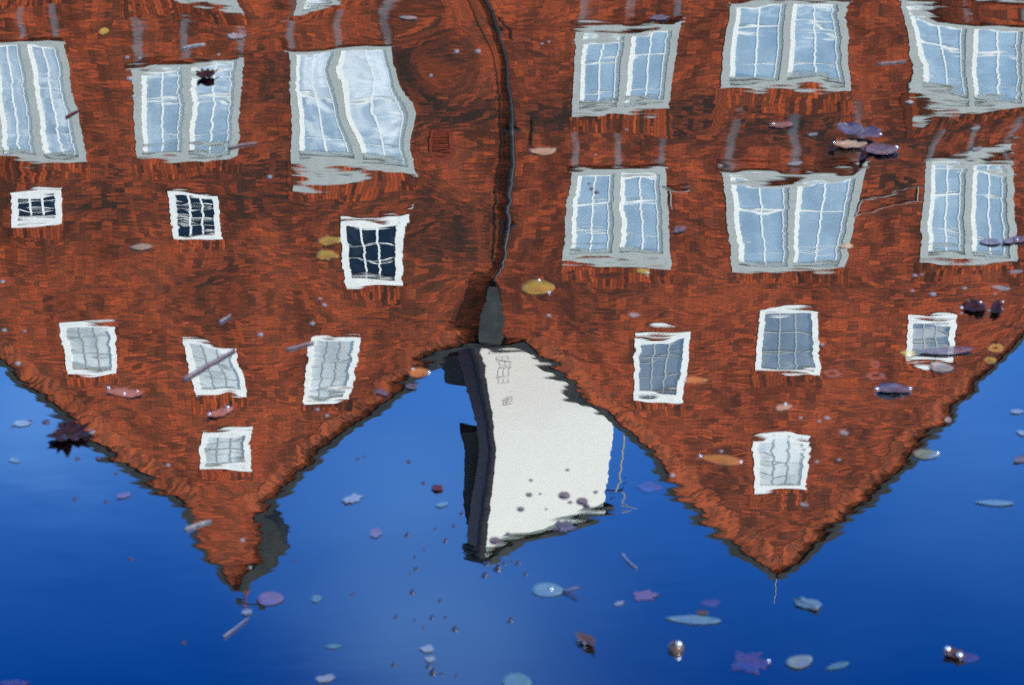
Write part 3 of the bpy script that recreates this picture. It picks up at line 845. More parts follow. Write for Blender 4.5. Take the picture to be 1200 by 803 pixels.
SUNK = {}
def sunk(col):
    """the same leaf colour under a deeper film of water"""
    if col not in SUNK:
        c = {'mauve': ((.055, .018, .030), (.09, .035, .05)), 'pink': ((.20, .06, .045), (.28, .10, .08)), 'orange': ((.42, .14, .03), (.50, .22, .05)), 'yellow': ((.36, .24, .03), (.44, .33, .06))}[col]
        SUNK[col] = leaf_mat('sunken ' + col + ' leaf', c[0], c[1], .5, .3, film=.62)
    return SUNK[col]
def floater(name, label, cat, kind, u, v, ln, wd, ang, col, curl=.25, bend=.1, z=.0015, stalk=None, drops=(), group=None, rough=.04, tilt=None):
    rnd = random.Random(int(u * 7 + v * 13))
    if col in ('blue', 'mauve', 'white', 'teal', 'pink'): ln *= .92; wd *= .88
    c, L, W, hd = place(u, v, ln, wd, ang)
    mat = K[col]
    if z < 0: mat, z, curl, bend, rough = sunk(col), .0004, .05, .04, .004
    if z == .001 and col not in ('dark', 'brown', 'purple', 'maroon'): curl *= .4; rough *= .4
    if z in (.0012, .0015) and col != 'dark': z = .0006; curl *= .5; rough *= .35
    root_needed = stalk is not None or drops
    b = blade(kind, L, W, rnd, curl, bend, rough)
    if not root_needed:
        o = b.build(name, mat, None, True); o.location = (c.x, c.y, z); o.rotation_euler = (0, 0, hd)
        if tilt: o.rotation_euler = (R(tilt[0]), R(tilt[1]), hd)
        return tag(o, label, cat, group)
    t = thing(name, label, cat, (c.x, c.y, z), hd, group)
    if tilt: t.rotation_euler = (R(tilt[0]), R(tilt[1]), hd)
    b.build('blade', mat, t, True)
    zr = L / 2 / bend * (1 - math.cos(bend)) if bend else 0
    for (lx, turn, sl_, sc) in (stalk or ()):
        s = L * sl_; x0 = lx * L / 2 * .93
        dx, dy = math.cos(R(turn)), math.sin(R(turn))
        MB().tube([(x0, 0, zr * abs(lx) + .0008), (x0 + dx * s * .5, dy * s * .5, zr * abs(lx) + .002), (x0 + dx * s, dy * s, zr * abs(lx) + .001)], [.0016, .0012, .0014], 6).build('stalk', K[sc], t, True)
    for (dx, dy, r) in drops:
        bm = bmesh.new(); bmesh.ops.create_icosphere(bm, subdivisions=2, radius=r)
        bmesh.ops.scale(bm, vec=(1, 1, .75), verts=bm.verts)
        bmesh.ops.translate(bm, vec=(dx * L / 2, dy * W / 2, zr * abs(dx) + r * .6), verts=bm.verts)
        me = bpy.data.meshes.new('glint_drop'); bm.to_mesh(me); bm.free(); me.materials.append(K['drop'])
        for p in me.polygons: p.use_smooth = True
        link(bpy.data.objects.new('glint_drop', me), t)
    return t

def twig(label, p, width, col, name='twig', cat='twig', lift=.003):
    pts = [at(u, v, lift) for u, v in p]; c = pts[0]
    r = width * .00075
    loc = [q - Vector((c.x, c.y, 0)) for q in pts]
    dense = []
    for a, b in zip(loc, loc[1:]):
        for k in range(4): dense.append(a.lerp(b, k / 4) + Vector((random.uniform(-1, 1), random.uniform(-1, 1), 0)) * r * .3)
    dense.append(loc[-1])
    o = MB().tube(dense, [r * (1.15 - .5 * i / len(dense)) for i in range(len(dense))], 8).build(name, K[col], None, True)
    o.location = (c.x, c.y, 0); return tag(o, label, cat)

L_ = floater
# --- big and curled leaves
L_('fallen_leaf', 'large black curled maple leaf on the sky, against the left slope of the left gable', 'leaf', 'maple', 77, 511, 60, 36, -14, 'dark', .5, .35, .002, stalk=((.5, 62, .42, 'maroon'),), rough=.16)
L_('fallen_leaf', 'long wet bluish purple curled leaf on top of the leaf pile near the top', 'leaf', 'torn', 1006, 160, 52, 12, -10, 'purple', .6, .35, .006, drops=((.95, .2, .004), (-.8, .3, .003)), rough=.14, tilt=(8, 3))
L_('fallen_leaf', 'flat wet violet leaf at the lower right of the leaf pile near the top', 'leaf', 'torn', 1031, 178, 42, 12, 4, 'purple', .3, .25, .002, drops=((.95, .1, .004),), rough=.06)
L_('fallen_leaf', 'orange tan leaf on the left of the leaf pile near the top', 'leaf', 'torn', 995, 172, 40, 10, -3, 'tan', .3, .3, .003, drops=((-.9, .0, .003),), rough=.08)
L_('fallen_leaf', 'small black pointed leaf at the bottom of the leaf pile near the top', 'leaf', 'lance', 1011, 185, 16, 9, 70, 'dark', .6, .4, .001, rough=.12)
L_('fallen_leaf', 'black leaf stub at the left end of the leaf pile near the top', 'leaf', 'torn', 974, 176, 8, 9, 80, 'dark', .6, .4, .001, rough=.15)
L_('fallen_leaf', 'dark wet boat shaped leaf with red tip, below the rightmost small gable window', 'leaf', 'oval', 1047, 459, 42, 11, 0, 'purple', .8, .2, .001, stalk=((.1, 80, .25, 'maroon'),), drops=((-.93, .0, .0045), (.93, .1, .004)), rough=.05)
L_('fallen_leaf', 'black fish shaped leaf with white bubbles at its rim, near the right edge', 'leaf', 'torn', 1142, 363, 26, 17, 12, 'dark', .7, .3, .001, drops=((-1.0, .3, .0035), (.9, .5, .003)), rough=.10)
L_('fallen_leaf', 'small black upright leaf beside the black fish shaped one, near the right edge', 'leaf', 'torn', 1167, 364, 18, 13, 65, 'dark', .7, .5, .001, drops=((.2, .8, .003), (-.5, .9, .0028), (.8, -.7, .0028)), rough=.12)
L_('fallen_leaf', 'small black crumpled leaf on the second casement window from the left', 'leaf', 'torn', 241, 91, 25, 11, 14, 'dark', .8, .6, .001, stalk=((1, 30, .3, 'maroon'),), rough=.15)
L_('fallen_leaf', 'curled brown leaf with two bright wet glints, near the bottom right corner', 'leaf', 'torn', 1117, 769, 26, 13, -22, 'brown', .9, .4, .001, drops=((-.7, .3, .0062), (.55, .1, .0066)), rough=.08)  # both drops are added to make the glints
L_('fallen_leaf', 'faint mauve leaf scrap next to the curled brown leaf with two glints', 'leaf', 'torn', 1134, 772, 24, 13, 10, 'mauve', .2, .2, -.004)
L_('fallen_leaf', 'wet violet maple leaf with a dark stalk on the top edge of the white tower', 'leaf', 'maple', 658, 618, 34, 17, -8, 'purple', .4, .2, .0015, stalk=((-.2, -70, .55, 'dark'),))
L_('fallen_leaf', 'pale green and sky blue round leaf with a forked dark stalk, below the white tower', 'leaf', 'oval', 642, 692, 40, 19, -8, 'blue', .12, .12, .0015, stalk=((1, -28, .62, 'dark'), (1, 38, .55, 'twig')), drops=((.2, .1, .0035),))
L_('fallen_leaf', 'long light blue willow leaf lying level, below the right gable tip', 'leaf', 'lance', 812, 727, 72, 13, -3, 'blue', .3, .08, .0015)
L_('leaf_scrap', 'brown crumb on the upper edge of the long light blue willow leaf', 'leaf', 'torn', 823, 720, 14, 5, 0, 'brown', .4, .2, .003)
L_('fallen_leaf', 'mauve star shaped maple leaf left of the long light blue willow leaf', 'leaf', 'maple', 752, 699, 48, 16, 4, 'mauve', .25, .15, .0015)
L_('fallen_leaf', 'large sunken purple maple leaf at the bottom edge right of centre', 'leaf', 'maple', 873, 776, 70, 36, -6, 'mauve', .1, .1, -.02, drops=((.85, .2, .003),))
L_('fallen_leaf', 'grey green oval leaf tilted up to the right, near the bottom edge', 'leaf', 'oval', 937, 776, 29, 17, 22, 'grey', .3, .15, .0015)
L_('fallen_leaf', 'narrow teal leaf right of the grey green oval leaf at the bottom', 'leaf', 'lance', 981, 781, 31, 9, 15, 'teal', .3, .1, .0015)
L_('fallen_leaf', 'folded light blue leaf with a brown lower edge, below the right gable tip', 'leaf', 'torn', 946, 709, 38, 15, -20, 'blue', .7, .3, .001, stalk=((-.9, -12, .95, 'brown'),))
L_('fallen_leaf', 'grey green oval leaf with a bright end, on the right slope of the right gable', 'leaf', 'oval', 1085, 533, 30, 12, 2, 'grey', .3, .1, .0015, drops=((.92, 0, .0035),))
L_('fallen_leaf', 'faint blue lance shaped leaf alone on the sky at the right edge', 'leaf', 'lance', 1165, 590, 50, 8, -2, 'blue', .2, .08, .001)
L_('fallen_leaf', 'pink round leaf beside the finial of the left gable', 'leaf', 'oval', 317, 702, 33, 19, -3, 'mauve', .12, .1, .0012)
L_('fallen_leaf', 'small round teal leaf right of the pink round leaf', 'leaf', 'oval', 371, 702, 13, 10, 0, 'teal', .2, .2, .0012)
L_('fallen_leaf', 'narrow teal leaf on the sky below the left gable finial', 'leaf', 'lance', 390, 758, 21, 6, 2, 'teal', .2, .1, .0012)
L_('fallen_leaf', 'bleached grey leaf at the bottom edge left of centre', 'leaf', 'torn', 380, 796, 25, 10, 8, 'white', .3, .2, .0012)
L_('fallen_leaf', 'teal round leaf cut by the bottom edge below the white tower', 'leaf', 'oval', 606, 799, 36, 22, -18, 'teal', .15, .1, .0012)
L_('fallen_leaf', 'pale pinkish round scrap on the sky right of the pinnacle', 'leaf', 'torn', 440, 625, 17, 13, 0, 'mauve', .2, .2, .0012)
L_('fallen_leaf', 'bleached leaf with a dark spot, on the sky between pinnacle and white tower', 'leaf', 'torn', 413, 585, 21, 14, 30, 'white', .2, .2, .0012)
L_('fallen_leaf', 'orange yellow oval leaf in the middle of the brick, right of the hopper', 'leaf', 'oval', 631, 337, 39, 17, -4, 'yellow', .1, .1, -.006, drops=((-.1, .95, .003), (.75, -.7, .003)))
L_('fallen_leaf', 'small orange leaf on the brick near the left gable right slope', 'leaf', 'oval', 491, 437, 24, 11, 0, 'orange', .15, .1, -.004, drops=((-.6, .7, .0025), (.95, 0, .003)))
L_('fallen_leaf', 'orange tan lance leaf left of the topmost window of the right gable', 'leaf', 'lance', 845, 539, 52, 13, -8, 'orange', .15, .1, -.004, drops=((-.95, 0, .003), (.9, 0, .003)))
L_('fallen_leaf', 'short orange leaf between the first and second small windows of the right gable', 'leaf', 'torn', 815, 446, 27, 9, 0, 'orange', .15, .1, -.004)
L_('fallen_leaf', 'sunken pink leaf on the sky at the left foot of the right gable slope', 'leaf', 'torn', 760, 571, 34, 14, -4, 'mauve', .1, .1, -.01)
L_('fallen_leaf', 'mauve oval scrap above the right end of the long light blue willow leaf', 'leaf', 'torn', 834, 707, 27, 10, 4, 'mauve', .15, .1, -.004)
L_('fallen_leaf', 'faded pink lance leaf with white beads, under the first gable window from the left', 'leaf', 'torn', 145, 461, 44, 13, -8, 'pink', .2, .15, .001, drops=((-.95, .3, .003), (.1, -.2, .003), (.7, .5, .0025)))
L_('fallen_leaf', 'bent pink scrap with white beads, under the second gable window from the left', 'leaf', 'torn', 259, 484, 36, 11, 22, 'pink', .3, .3, .001, drops=((.6, .2, .0035), (-.8, .2, .003)))
L_('fallen_leaf', 'upper yellow green sunken leaf left of the biggest dark small window', 'leaf', 'torn', 385, 282, 24, 13, 15, 'yellow', .1, .1, -.012)
L_('fallen_leaf', 'lower yellow brown sunken leaf left of the biggest dark small window', 'leaf', 'torn', 383, 299, 26, 13, 8, 'yellow', .1, .1, -.018)
L_('fallen_leaf', 'small round yellow leaf above the second casement window from the left', 'leaf', 'oval', 122, 37, 11, 8, 0, 'yellow', .15, .1, .001)
L_('fallen_leaf', 'tan leaf scrap with blue tip right of the drainpipe', 'leaf', 'torn', 638, 178, 34, 9, 2, 'tan', .2, .2, .001)
L_('fallen_leaf', 'pale pink torn leaf on the brick band left of the leaf pile near the top', 'leaf', 'torn', 915, 147, 29, 9, 6, 'pink', .2, .2, .001, drops=((-.5, .5, .0025),))
L_('fallen_leaf', 'violet leaf lying across the right end of the third casement window of the middle row', 'leaf', 'lance', 1160, 285, 26, 8, 0, 'purple', .4, .2, .001)
L_('fallen_leaf', 'violet and yellow leaf at the right edge beside the third casement window', 'leaf', 'torn', 1190, 283, 32, 8, 10, 'purple', .4, .2, .001, drops=((.2, .3, .003),))
L_('fallen_leaf', 'pale lance leaf at the right edge above the black fish shaped leaf', 'leaf', 'lance', 1172, 338, 26, 6, -8, 'white', .2, .1, .001)
L_('fallen_leaf', 'pale blue scrap above the pale lance leaf at the right edge', 'leaf', 'lance', 1190, 319, 18, 5, 8, 'blue', .2, .1, .001)
L_('fallen_leaf', 'long violet grey leaf lying across the foot of the rightmost small gable window', 'leaf', 'lance', 1108, 413, 64, 10, 3, 'purple', .3, .15, .001)
L_('fallen_leaf', 'greenish scrap at the left end of the long violet grey leaf', 'leaf', 'torn', 1064, 415, 18, 8, 0, 'yellow', .2, .1, .001)
L_('fallen_leaf', 'bleached oval leaf just below the rightmost small gable window', 'leaf', 'oval', 1103, 432, 31, 12, -6, 'white', .3, .2, .001)
L_('fallen_leaf', 'reddish sunken leaf left of the dark boat shaped leaf', 'leaf', 'torn', 1026, 441, 28, 10, 4, 'pink', .1, .1, -.006)
L_('fallen_leaf', 'small reddish scrap above the reddish sunken leaf', 'leaf', 'torn', 1025, 427, 14, 10, 0, 'pink', .1, .1, -.006)
L_('fallen_leaf', 'pink scrap at the right foot of the middle small gable window', 'leaf', 'torn', 975, 438, 22, 10, -8, 'pink', .1, .1, -.004)
L_('fallen_leaf', 'tan scrap with a grey bead under the middle small gable window', 'leaf', 'torn', 917, 478, 20, 9, 12, 'tan', .2, .1, .001, drops=((.6, .6, .003),))
L_('fallen_leaf', 'yellow green sunken leaf at the right gable eave', 'leaf', 'torn', 1167, 408, 17, 11, 20, 'yellow', .1, .1, -.01)
L_('fallen_leaf', 'smaller yellow green scrap below the one at the right gable eave', 'leaf', 'torn', 1160, 423, 14, 8, 0, 'yellow', .1, .1, -.006)
L_('fallen_leaf', 'grey tan lance scrap above the broken white ripple, left brick wall', 'leaf', 'lance', 165, 290, 26, 8, 2, 'grey', .2, .1, .001)
L_('fallen_leaf', 'bleached torn leaf at the upper right of the second casement window', 'leaf', 'torn', 277, 43, 21, 10, -12, 'white', .3, .2, .001)
L_('fallen_leaf', 'bluish scrap on the lower edge of the first casement window right of the drainpipe', 'leaf', 'torn', 772, 22, 21, 7, 4, 'purple', .3, .2, .001)
L_('fallen_leaf', 'pale streak of leaf right of the third casement window of the left house', 'leaf', 'lance', 478, 21, 23, 5, -4, 'white', .2, .1, .001)
L_('fallen_leaf', 'small blue pointed scrap right of the first middle row casement window', 'leaf', 'torn', 796, 270, 13, 9, 40, 'purple', .3, .2, .001)
L_('fallen_leaf', 'yellowish scrap with a grey bead under the first middle row casement window', 'leaf', 'torn', 753, 318, 17, 7, -18, 'yellow', .2, .1, .001, drops=((.9, -.4, .003),))
L_('fallen_leaf', 'short orange scrap left of the foot of the third middle row casement window', 'leaf', 'torn', 992, 289, 16, 6, 8, 'orange', .2, .1, .001)
L_('fallen_leaf', 'blue flecked scrap on the left slope of the left gable near its foot', 'leaf', 'torn', 447, 461, 14, 7, -25, 'purple', .3, .2, .001)
L_('fallen_leaf', 'blue scrap at the sky edge of the left gable near the valley', 'leaf', 'torn', 482, 454, 13, 7, -15, 'purple', .3, .2, .001)
L_('fallen_leaf', 'pale blue fluff on the sky left of the large black maple leaf', 'leaf', 'torn', 25, 497, 20, 9, -8, 'white', .2, .1, .001)
L_('fallen_leaf', 'faint blue fluff on the sky at the left edge below the large black maple leaf', 'leaf', 'torn', 16, 540, 13, 7, -20, 'blue', .2, .1, .001)
L_('fallen_leaf', 'pinkish scrap on the sky under the left gable left slope', 'leaf', 'torn', 145, 581, 19, 8, 20, 'mauve', .2, .1, .001)
L_('fallen_leaf', 'pale blue scrap left of the dark slate side of the white tower', 'leaf', 'torn', 517, 592, 14, 7, 18, 'blue', .2, .1, .001)
L_('fallen_leaf', 'maroon crumb just above the pale blue scrap left of the white tower', 'leaf', 'torn', 512, 573, 14, 7, 0, 'maroon', .4, .2, .001)
L_('fallen_leaf', 'bleached scrap with dark beads at the bottom, the upper of two', 'leaf', 'torn', 500, 761, 18, 10, 5, 'white', .25, .2, .001)
L_('fallen_leaf', 'bleached scrap with dark beads at the bottom, the lower of two', 'leaf', 'torn', 504, 773, 15, 8, 8, 'white', .25, .2, .001)
L_('fallen_leaf', 'small pale slug shaped scrap below the mauve star shaped leaf', 'leaf', 'lance', 725, 708, 13, 6, 22, 'white', .5, .2, .001)
L_('fallen_leaf', 'pale faint scrap on the sky at the right edge, upper one', 'leaf', 'torn', 1191, 483, 16, 7, 4, 'white', .2, .1, .001)
L_('fallen_leaf', 'pale faint scrap on the sky at the right edge, lower one', 'leaf', 'torn', 1198, 508, 14, 7, -20, 'white', .2, .1, .001)
L_('fallen_leaf', 'grey frayed scrap on the sky at the right edge below the two pale ones', 'leaf', 'torn', 1196, 539, 16, 9, 25, 'twig', .3, .2, .001)
L_('fallen_leaf', 'white bead like scrap right of the middle gable window of the right house', 'leaf', 'torn', 989, 508, 11, 7, -30, 'white', .3, .2, .001)
L_('fallen_leaf', 'grey scrap on the right slope above the grey green oval leaf', 'leaf', 'torn', 1111, 493, 9, 8, 0, 'white', .3, .2, .001)
L_('fallen_leaf', 'pinkish scrap in the bottom left corner', 'leaf', 'torn', 16, 802, 40, 12, -4, 'mauve', .1, .1, -.004)
L_('fallen_leaf', 'bluish white scrap on the weather vane of the left gable', 'leaf', 'torn', 289, 718, 14, 7, 15, 'white', .3, .2, .001)
L_('fallen_leaf', 'pale scrap under the topmost window of the right gable', 'leaf', 'lance', 942, 592, 11, 6, -25, 'white', .3, .2, .001)
L_('fallen_leaf', 'pale scrap between the leaf pile and the third casement window, upper one', 'leaf', 'torn', 1065, 120, 9, 5, 15, 'white', .3, .2, .001)
L_('fallen_leaf', 'pale scrap under the third casement window of the top row', 'leaf', 'torn', 1143, 151, 11, 5, 20, 'white', .3, .2, .001)
L_('fallen_leaf', 'pale scrap on the top edge of the third middle row casement window', 'leaf', 'torn', 1145, 175, 11, 6, 25, 'white', .3, .2, .001)
L_('fallen_leaf', 'pale scrap left of the leaf pile, above the second middle row window', 'leaf', 'torn', 952, 158, 12, 5, 18, 'white', .3, .2, .001)
L_('fallen_leaf', 'white flake on the upper edge of the second middle row window', 'leaf', 'lance', 931, 192, 20, 5, 8, 'white', .2, .1, .001)
L_('fallen_leaf', 'grey lens shaped flake on the brick above the first small window of the right gable', 'leaf', 'oval', 743, 370, 13, 6, 4, 'white', .3, .2, .001)
# --- nut shell, debris
def husk():
    c = at(792, 758, .006)
    t = thing('nut_shell', 'round brown nut shell with one bright glint, on the sky below the right gable', 'nut shell', (c.x, c.y, .004))
    bm = bmesh.new(); bmesh.ops.create_uvsphere(bm, u_segments=20, v_segments=12, radius=.0165)
    for v in bm.verts:
        v.co *= 1 + .08 * mnoise.noise(v.co * 120); v.co.z *= .8
    me = bpy.data.meshes.new('shell'); bm.to_mesh(me); bm.free(); me.materials.append(K['brown'])
    for p in me.polygons: p.use_smooth = True
    link(bpy.data.objects.new('shell', me), t)
    bm = bmesh.new(); bmesh.ops.create_icosphere(bm, subdivisions=2, radius=.0062); bmesh.ops.translate(bm, vec=(.005, -.006, .0125), verts=bm.verts)  # drop added to make the shell's bright glint
    me = bpy.data.meshes.new('glint_drop'); bm.to_mesh(me); bm.free(); me.materials.append(K['drop'])
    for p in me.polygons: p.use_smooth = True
    link(bpy.data.objects.new('glint_drop', me), t)
husk()
L_('fallen_leaf', 'dark crumpled leaf with a short black stalk, below the white tower', 'leaf', 'torn', 686, 753, 26, 13, -38, 'brown', .8, .5, .001, stalk=((.85, -25, .4, 'dark'),), drops=((.3, -.5, .003), (-.3, -.6, .0025)), rough=.15)
# --- twigs
twig('purplish twig lying across the second gable window from the left', [(216, 444), (246, 426), (275, 410)], 6, 'twig')
twig('bluish twig left of the third gable window from the left', [(336, 409), (352, 405), (368, 401)], 4.5, 'twig')
twig('pale stick crossing the neck of the left pinnacle', [(217, 620), (232, 614), (247, 610)], 5, 'pale_twig')
twig('reddish twig at the right edge of the leftmost casement window', [(77, 137), (86, 132), (94, 128)], 4, 'maroon')
twig('violet twig right of the second casement window from the left', [(268, 173), (284, 169), (302, 167)], 4, 'twig')
twig('whitish straight twig above the second casement window from the left', [(214, 56), (226, 53), (240, 51)], 4, 'pale_twig')
twig('violet twig between the second and third casement windows at the top right', [(1028, 74), (1045, 73), (1062, 71)], 4, 'twig')
twig('short pale twig on the brick above the second gable window from the left', [(258, 377), (264, 373), (270, 369)], 4, 'pale_twig')
twig('thin pale stem with a knot on the sky right of the white tower', [(729, 649), (735, 657), (746, 666)], 3.5, 'pale_twig')
twig('thin pale stem slanting under the left gable finial', [(262, 746), (276, 736), (291, 724)], 2.6, 'pale_twig')
# --- seeds and bubbles: hemispheres floating
def bead(u, v, wpx, mat, name, label, cat, group, flat=.75):
    c = at(u, v); r = (at(u + wpx / 2, v) - c).length
    bm = bmesh.new(); bmesh.ops.create_uvsphere(bm, u_segments=16, v_segments=10, radius=r)
    for q in bm.verts:
        q.co.z *= flat
    me = bpy.data.meshes.new(name); bm.to_mesh(me); bm.free(); me.materials.append(K[mat])
    for p in me.polygons: p.use_smooth = True
    o = link(bpy.data.objects.new(name, me)); o.location = (c.x, c.y, r * .12)
    return tag(o, label, cat, group)
for u, v, w in ((477, 627, 7), (522, 634, 7), (541, 602, 6), (487, 667, 6), (483, 694, 8), (464, 723, 6), (506, 724, 7), (522, 724, 5), (516, 704, 6), (533, 737, 9), (461, 779, 7), (502, 781, 7), (507, 788, 11), (481, 672, 4), (497, 735, 4), (486, 727, 4), (535, 792, 5), (518, 790, 5), (532, 616, 5), (510, 620, 4), (497, 644, 3.5), (486, 653, 4)):
    bead(u, v, w, 'bubble', 'bubble', 'tiny dark bubble in the loose scatter on the sky beside and below the white tower', 'bubble', 'bubbles scattered on the sky below the white tower')
for u, v, w in ((568, 674, 9), (583, 666, 12), (598, 727, 8), (570, 661, 7), (591, 660, 6), (607, 660, 7), (616, 673, 6), (600, 658, 4)):
    bead(u, v, w, 'bubble', 'bubble', 'bright bubble in the row under the top edge of the white tower', 'bubble', 'bubbles along the top edge of the white tower')
for u, v, w in ((620, 580, 8), (661, 581, 14), (682, 588, 14), (668, 589, 6), (687, 594, 9), (698, 577, 6), (622, 563, 5), (665, 551, 5), (610, 597, 9), (633, 579, 4), (595, 626, 6), (580, 634, 14), (640, 597, 4), (712, 577, 4)):
    bead(u, v, w, 'speck', 'floating_seed', 'dark violet seed floating on the white face of the tower', 'seed', 'dark seeds on the white tower', .35)
for u, v, w in ((690, 216, 5), (693, 222, 6), (699, 226, 7)):
    bead(u, v, w, 'speck', 'floating_seed', 'dark seed in the row of three on the first middle row casement window', 'seed', 'three seeds on a window', .5)
for u, v, w in ((54, 495, 9), (15, 500, 4), (35, 494, 5), (91, 538, 6), (115, 537, 6), (136, 555, 5), (88, 585, 6), (124, 588, 5), (153, 655, 6), (215, 753, 6)):
    bead(u, v, w, 'speck', 'floating_seed', 'dark seed on the open sky at the lower left, away from the buildings', 'seed', 'dark seeds on the sky at lower left', .45)
for u, v, w in ((496, 566, 5), (479, 541, 5), (419, 538, 4), (427, 535, 3), (345, 657, 4), (413, 697, 5)):
    bead(u, v, w, 'speck', 'floating_seed', 'dark seed on the sky between the left pinnacle and the white tower', 'seed', 'dark seeds between pinnacle and tower', .45)
for u, v, w in ((535, 60, 6), (560, 60, 7), (505, 88, 4)):
    bead(u, v, w, 'white', 'water_bead', 'silvery bead on the dark brick between the third window and the drainpipe', 'bead', 'silver beads left of the drainpipe', .5)
for u, v, w in ((957, 541, 5), (969, 490, 7), (960, 494, 5), (938, 490, 5), (983, 539, 5), (1132, 309, 6), (1157, 303, 6), (1130, 338, 6), (1072, 323, 6), (1069, 341, 5), (1093, 345, 8), (1080, 322, 4), (1166, 345, 4), (963, 404, 6)):
    bead(u, v, w, 'white', 'water_bead', 'pale bead among those strewn over the brick of the right house, right half', 'bead', 'pale beads on the right house', .4)
for u, v, w in ((643, 370, 6), (643, 49, 4), (635, 51, 4), (734, 152, 4), (698, 182, 4), (1191, 537, 3), (845, 529, 5), (788, 557, 7)):
    bead(u, v, w, 'white', 'water_bead', 'pale bead among the few on the brick of the right house, left half', 'bead', 'pale beads on the right house left half', .4)
for u, v, w in ((107, 506, 9), (21, 426, 7), (3, 330, 6), (5, 387, 6), (29, 388, 4), (316, 207, 6), (380, 357, 5), (366, 379, 6), (381, 358, 4), (375, 350, 4), (305, 392, 7), (372, 480, 5), (383, 487, 5), (152, 92, 8), (157, 113, 5), (149, 67, 5), (164, 68, 4), (256, 64, 4), (284, 633, 6), (293, 665, 5), (197, 545, 5)):
    bead(u, v, w, 'white', 'water_bead', 'small pale bead on the brick of the left house', 'bead', 'pale beads on the left house', .4)

# ------------------------------------------------------------------ sky and sun
SUN_AZ, SUN_EL = 132, 38
w = bpy.data.worlds.new('World'); scene.world = w; w.use_nodes = True
nt = w.node_tree; bg = nt.nodes['Background']
def wn(t): return nt.nodes.new(t)
def wm(op, a, b):
    x = wn('ShaderNodeMath'); x.operation = op
    for i, q in enumerate((a, b)):
        if hasattr(q, 'links'): nt.links.new(q, x.inputs[i])
        else: x.inputs[i].default_value = q
    return x.outputs[0]
sky = wn('ShaderNodeTexSky'); sky.sky_type = 'NISHITA'; sky.sun_disc = False
sky.sun_elevation = R(SUN_EL); sky.sun_rotation = R(SUN_AZ); sky.altitude = 3000; sky.air_density = 1.0; sky.dust_density = .1; sky.ozone_density = 6.0
gc = wn('ShaderNodeTexCoord'); sep = wn('ShaderNodeSeparateXYZ'); nt.links.new(gc.outputs['Generated'], sep.inputs[0])
den = wm('ADD', wm('MAXIMUM', sep.outputs[2], 0.0), .25)
com = wn('ShaderNodeCombineXYZ'); nt.links.new(wm('DIVIDE', sep.outputs[0], den), com.inputs[0]); nt.links.new(wm('DIVIDE', sep.outputs[1], den), com.inputs[1])
nz = wn('ShaderNodeTexNoise'); nz.inputs['Scale'].default_value = 3.6; nz.inputs['Detail'].default_value = 6; nz.inputs['Roughness'].default_value = .55; nt.links.new(com.outputs[0], nz.inputs['Vector'])
south = wn('ShaderNodeMapRange'); south.inputs['From Min'].default_value = .35; south.inputs['From Max'].default_value = -.35; south.inputs['To Min'].default_value = .0; south.inputs['To Max'].default_value = 1.0; nt.links.new(sep.outputs[1], south.inputs['Value'])
cl = wn('ShaderNodeMapRange'); cl.interpolation_type = 'SMOOTHSTEP'; cl.inputs['From Min'].default_value = .51; cl.inputs['From Max'].default_value = .70; nt.links.new(nz.outputs['Fac'], cl.inputs['Value'])
n2 = wn('ShaderNodeTexNoise'); n2.inputs['Scale'].default_value = 3.2; n2.inputs['Detail'].default_value = 3; nt.links.new(com.outputs[0], n2.inputs['Vector'])
veil = wn('ShaderNodeMapRange'); veil.interpolation_type = 'SMOOTHSTEP'; veil.inputs['From Min'].default_value = .42; veil.inputs['From Max'].default_value = .75; veil.inputs['To Max'].default_value = .07; nt.links.new(n2.outputs['Fac'], veil.inputs['Value'])
def haze_patch(u, v, r, k):
    d = ray(u, v); d = Vector((d.x, d.y, -d.z)).normalized()
    x = wn('ShaderNodeVectorMath'); x.operation = 'DISTANCE'; nt.links.new(gc.outputs['Generated'], x.inputs[0]); x.inputs[1].default_value = d
    return wm('MULTIPLY', wm('EXPONENT', wm('MULTIPLY', wm('POWER', wm('DIVIDE', x.outputs['Value'], r), 2.0), -1.0), 0.0), k)
fac0 = wm('MULTIPLY', wm('ADD', wm('ADD', haze_patch(520, 760, .045, .13), haze_patch(480, 560, .03, .05)), wm('ADD', haze_patch(50, 490, .035, .12), haze_patch(1150, 500, .04, .07))), wm('ADD', n2.outputs['Fac'], .5))
fac = wm('MAXIMUM', wm('MULTIPLY', cl.outputs['Result'], south.outputs['Result']), wm('ADD', fac0, veil.outputs['Result']))
mx = wn('ShaderNodeMix'); mx.data_type = 'RGBA'; nt.links.new(fac, mx.inputs['Factor']); tint = wn('ShaderNodeMix'); tint.data_type = 'RGBA'; tint.blend_type = 'MULTIPLY'; 
north = wn('ShaderNodeMapRange'); north.inputs['From Min'].default_value = -.25; north.inputs['From Max'].default_value = .25;  nt.links.new(sep.outputs[1], north.inputs['Value'])
tint.inputs['Factor'].default_value = 1.0
side = wn('ShaderNodeMix'); side.data_type = 'RGBA'; nt.links.new(north.outputs['Result'], side.inputs['Factor']); side.inputs['A'].default_value = (2.5, 2.6, 2.0, 1)
nt.links.new(sky.outputs[0], tint.inputs['A'])
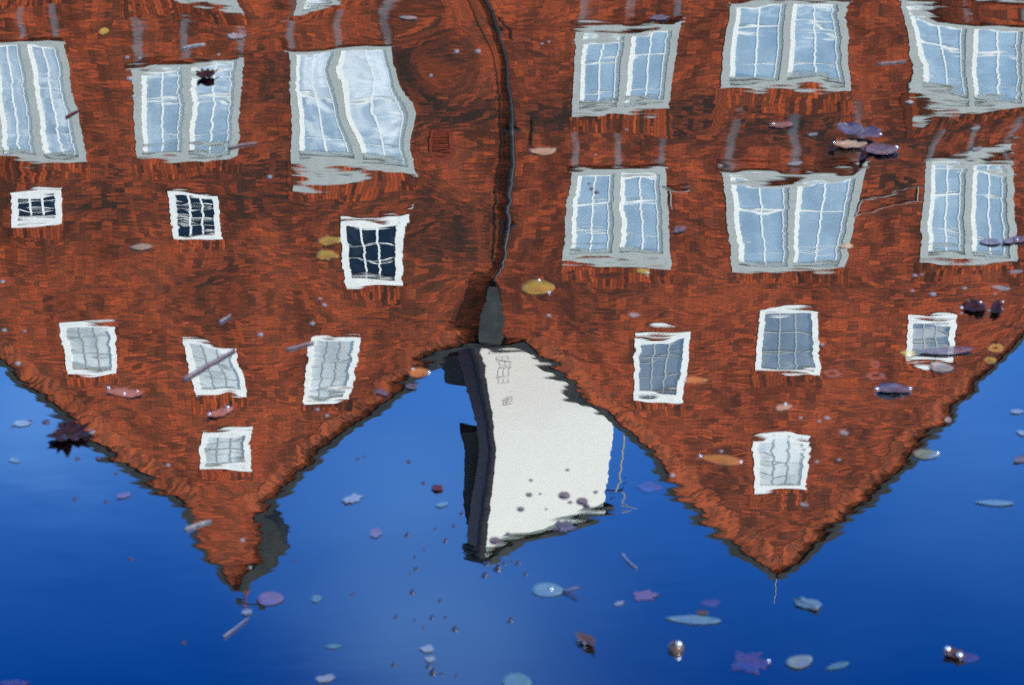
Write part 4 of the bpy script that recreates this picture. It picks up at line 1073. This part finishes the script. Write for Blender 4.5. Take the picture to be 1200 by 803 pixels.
el = wn('ShaderNodeMapRange'); el.inputs['From Min'].default_value = .44; el.inputs['From Max'].default_value = .56; nt.links.new(sep.outputs[2], el.inputs['Value'])
deep = wn('ShaderNodeMix'); deep.data_type = 'RGBA'; nt.links.new(el.outputs['Result'], deep.inputs['Factor'])
deep.inputs['A'].default_value = (.85, 2.05, 3.2, 1); deep.inputs['B'].default_value = (.0, .56, 1.5, 1)
nt.links.new(deep.outputs['Result'], side.inputs['B']); nt.links.new(side.outputs['Result'], tint.inputs['B'])
nt.links.new(tint.outputs['Result'], mx.inputs['A']); cb = wn('ShaderNodeMix'); cb.data_type = 'RGBA'; nt.links.new(north.outputs['Result'], cb.inputs['Factor']); cb.inputs['A'].default_value = (19, 20.5, 22, 1); cb.inputs['B'].default_value = (5, 10, 16, 1); nt.links.new(cb.outputs['Result'], mx.inputs['B'])
nt.links.new(mx.outputs['Result'], bg.inputs['Color']); bg.inputs['Strength'].default_value = .10

sl_ = bpy.data.lights.new('sun', 'SUN'); sl_.energy = 4.0; sl_.angle = R(.53); sl_.color = (1, .95, .87)
so = link(bpy.data.objects.new('sun', sl_))
sd = Vector((math.sin(R(SUN_AZ)) * math.cos(R(SUN_EL)), math.cos(R(SUN_AZ)) * math.cos(R(SUN_EL)), math.sin(R(SUN_EL))))
so.rotation_euler = (-sd).to_track_quat('-Z', 'Y').to_euler(); so.location = (20, -10, 30)

# ------------------------------------------------------------------ camera
cd = bpy.data.cameras.new('camera'); cd.sensor_width = 36; cd.lens = FOC / 1200 * 36; cd.clip_end = 2000; cd.clip_start = .1
co = link(bpy.data.objects.new('camera', cd)); co.location = (0, 0, CAM_H); co.rotation_euler = (math.pi / 2 - PITCH, 0, 0)
cd.dof.use_dof = True; cd.dof.focus_distance = 38.0; cd.dof.aperture_fstop = 12.0
scene.camera = co
scene.render.engine = 'CYCLES'
scene.cycles.max_bounces = 10; scene.cycles.transparent_max_bounces = 12
scene.cycles.use_denoising = False
vs_ = scene.view_settings; vs_.view_transform = 'Standard'; vs_.look = 'None'; vs_.gamma = 1; vs_.exposure = .62
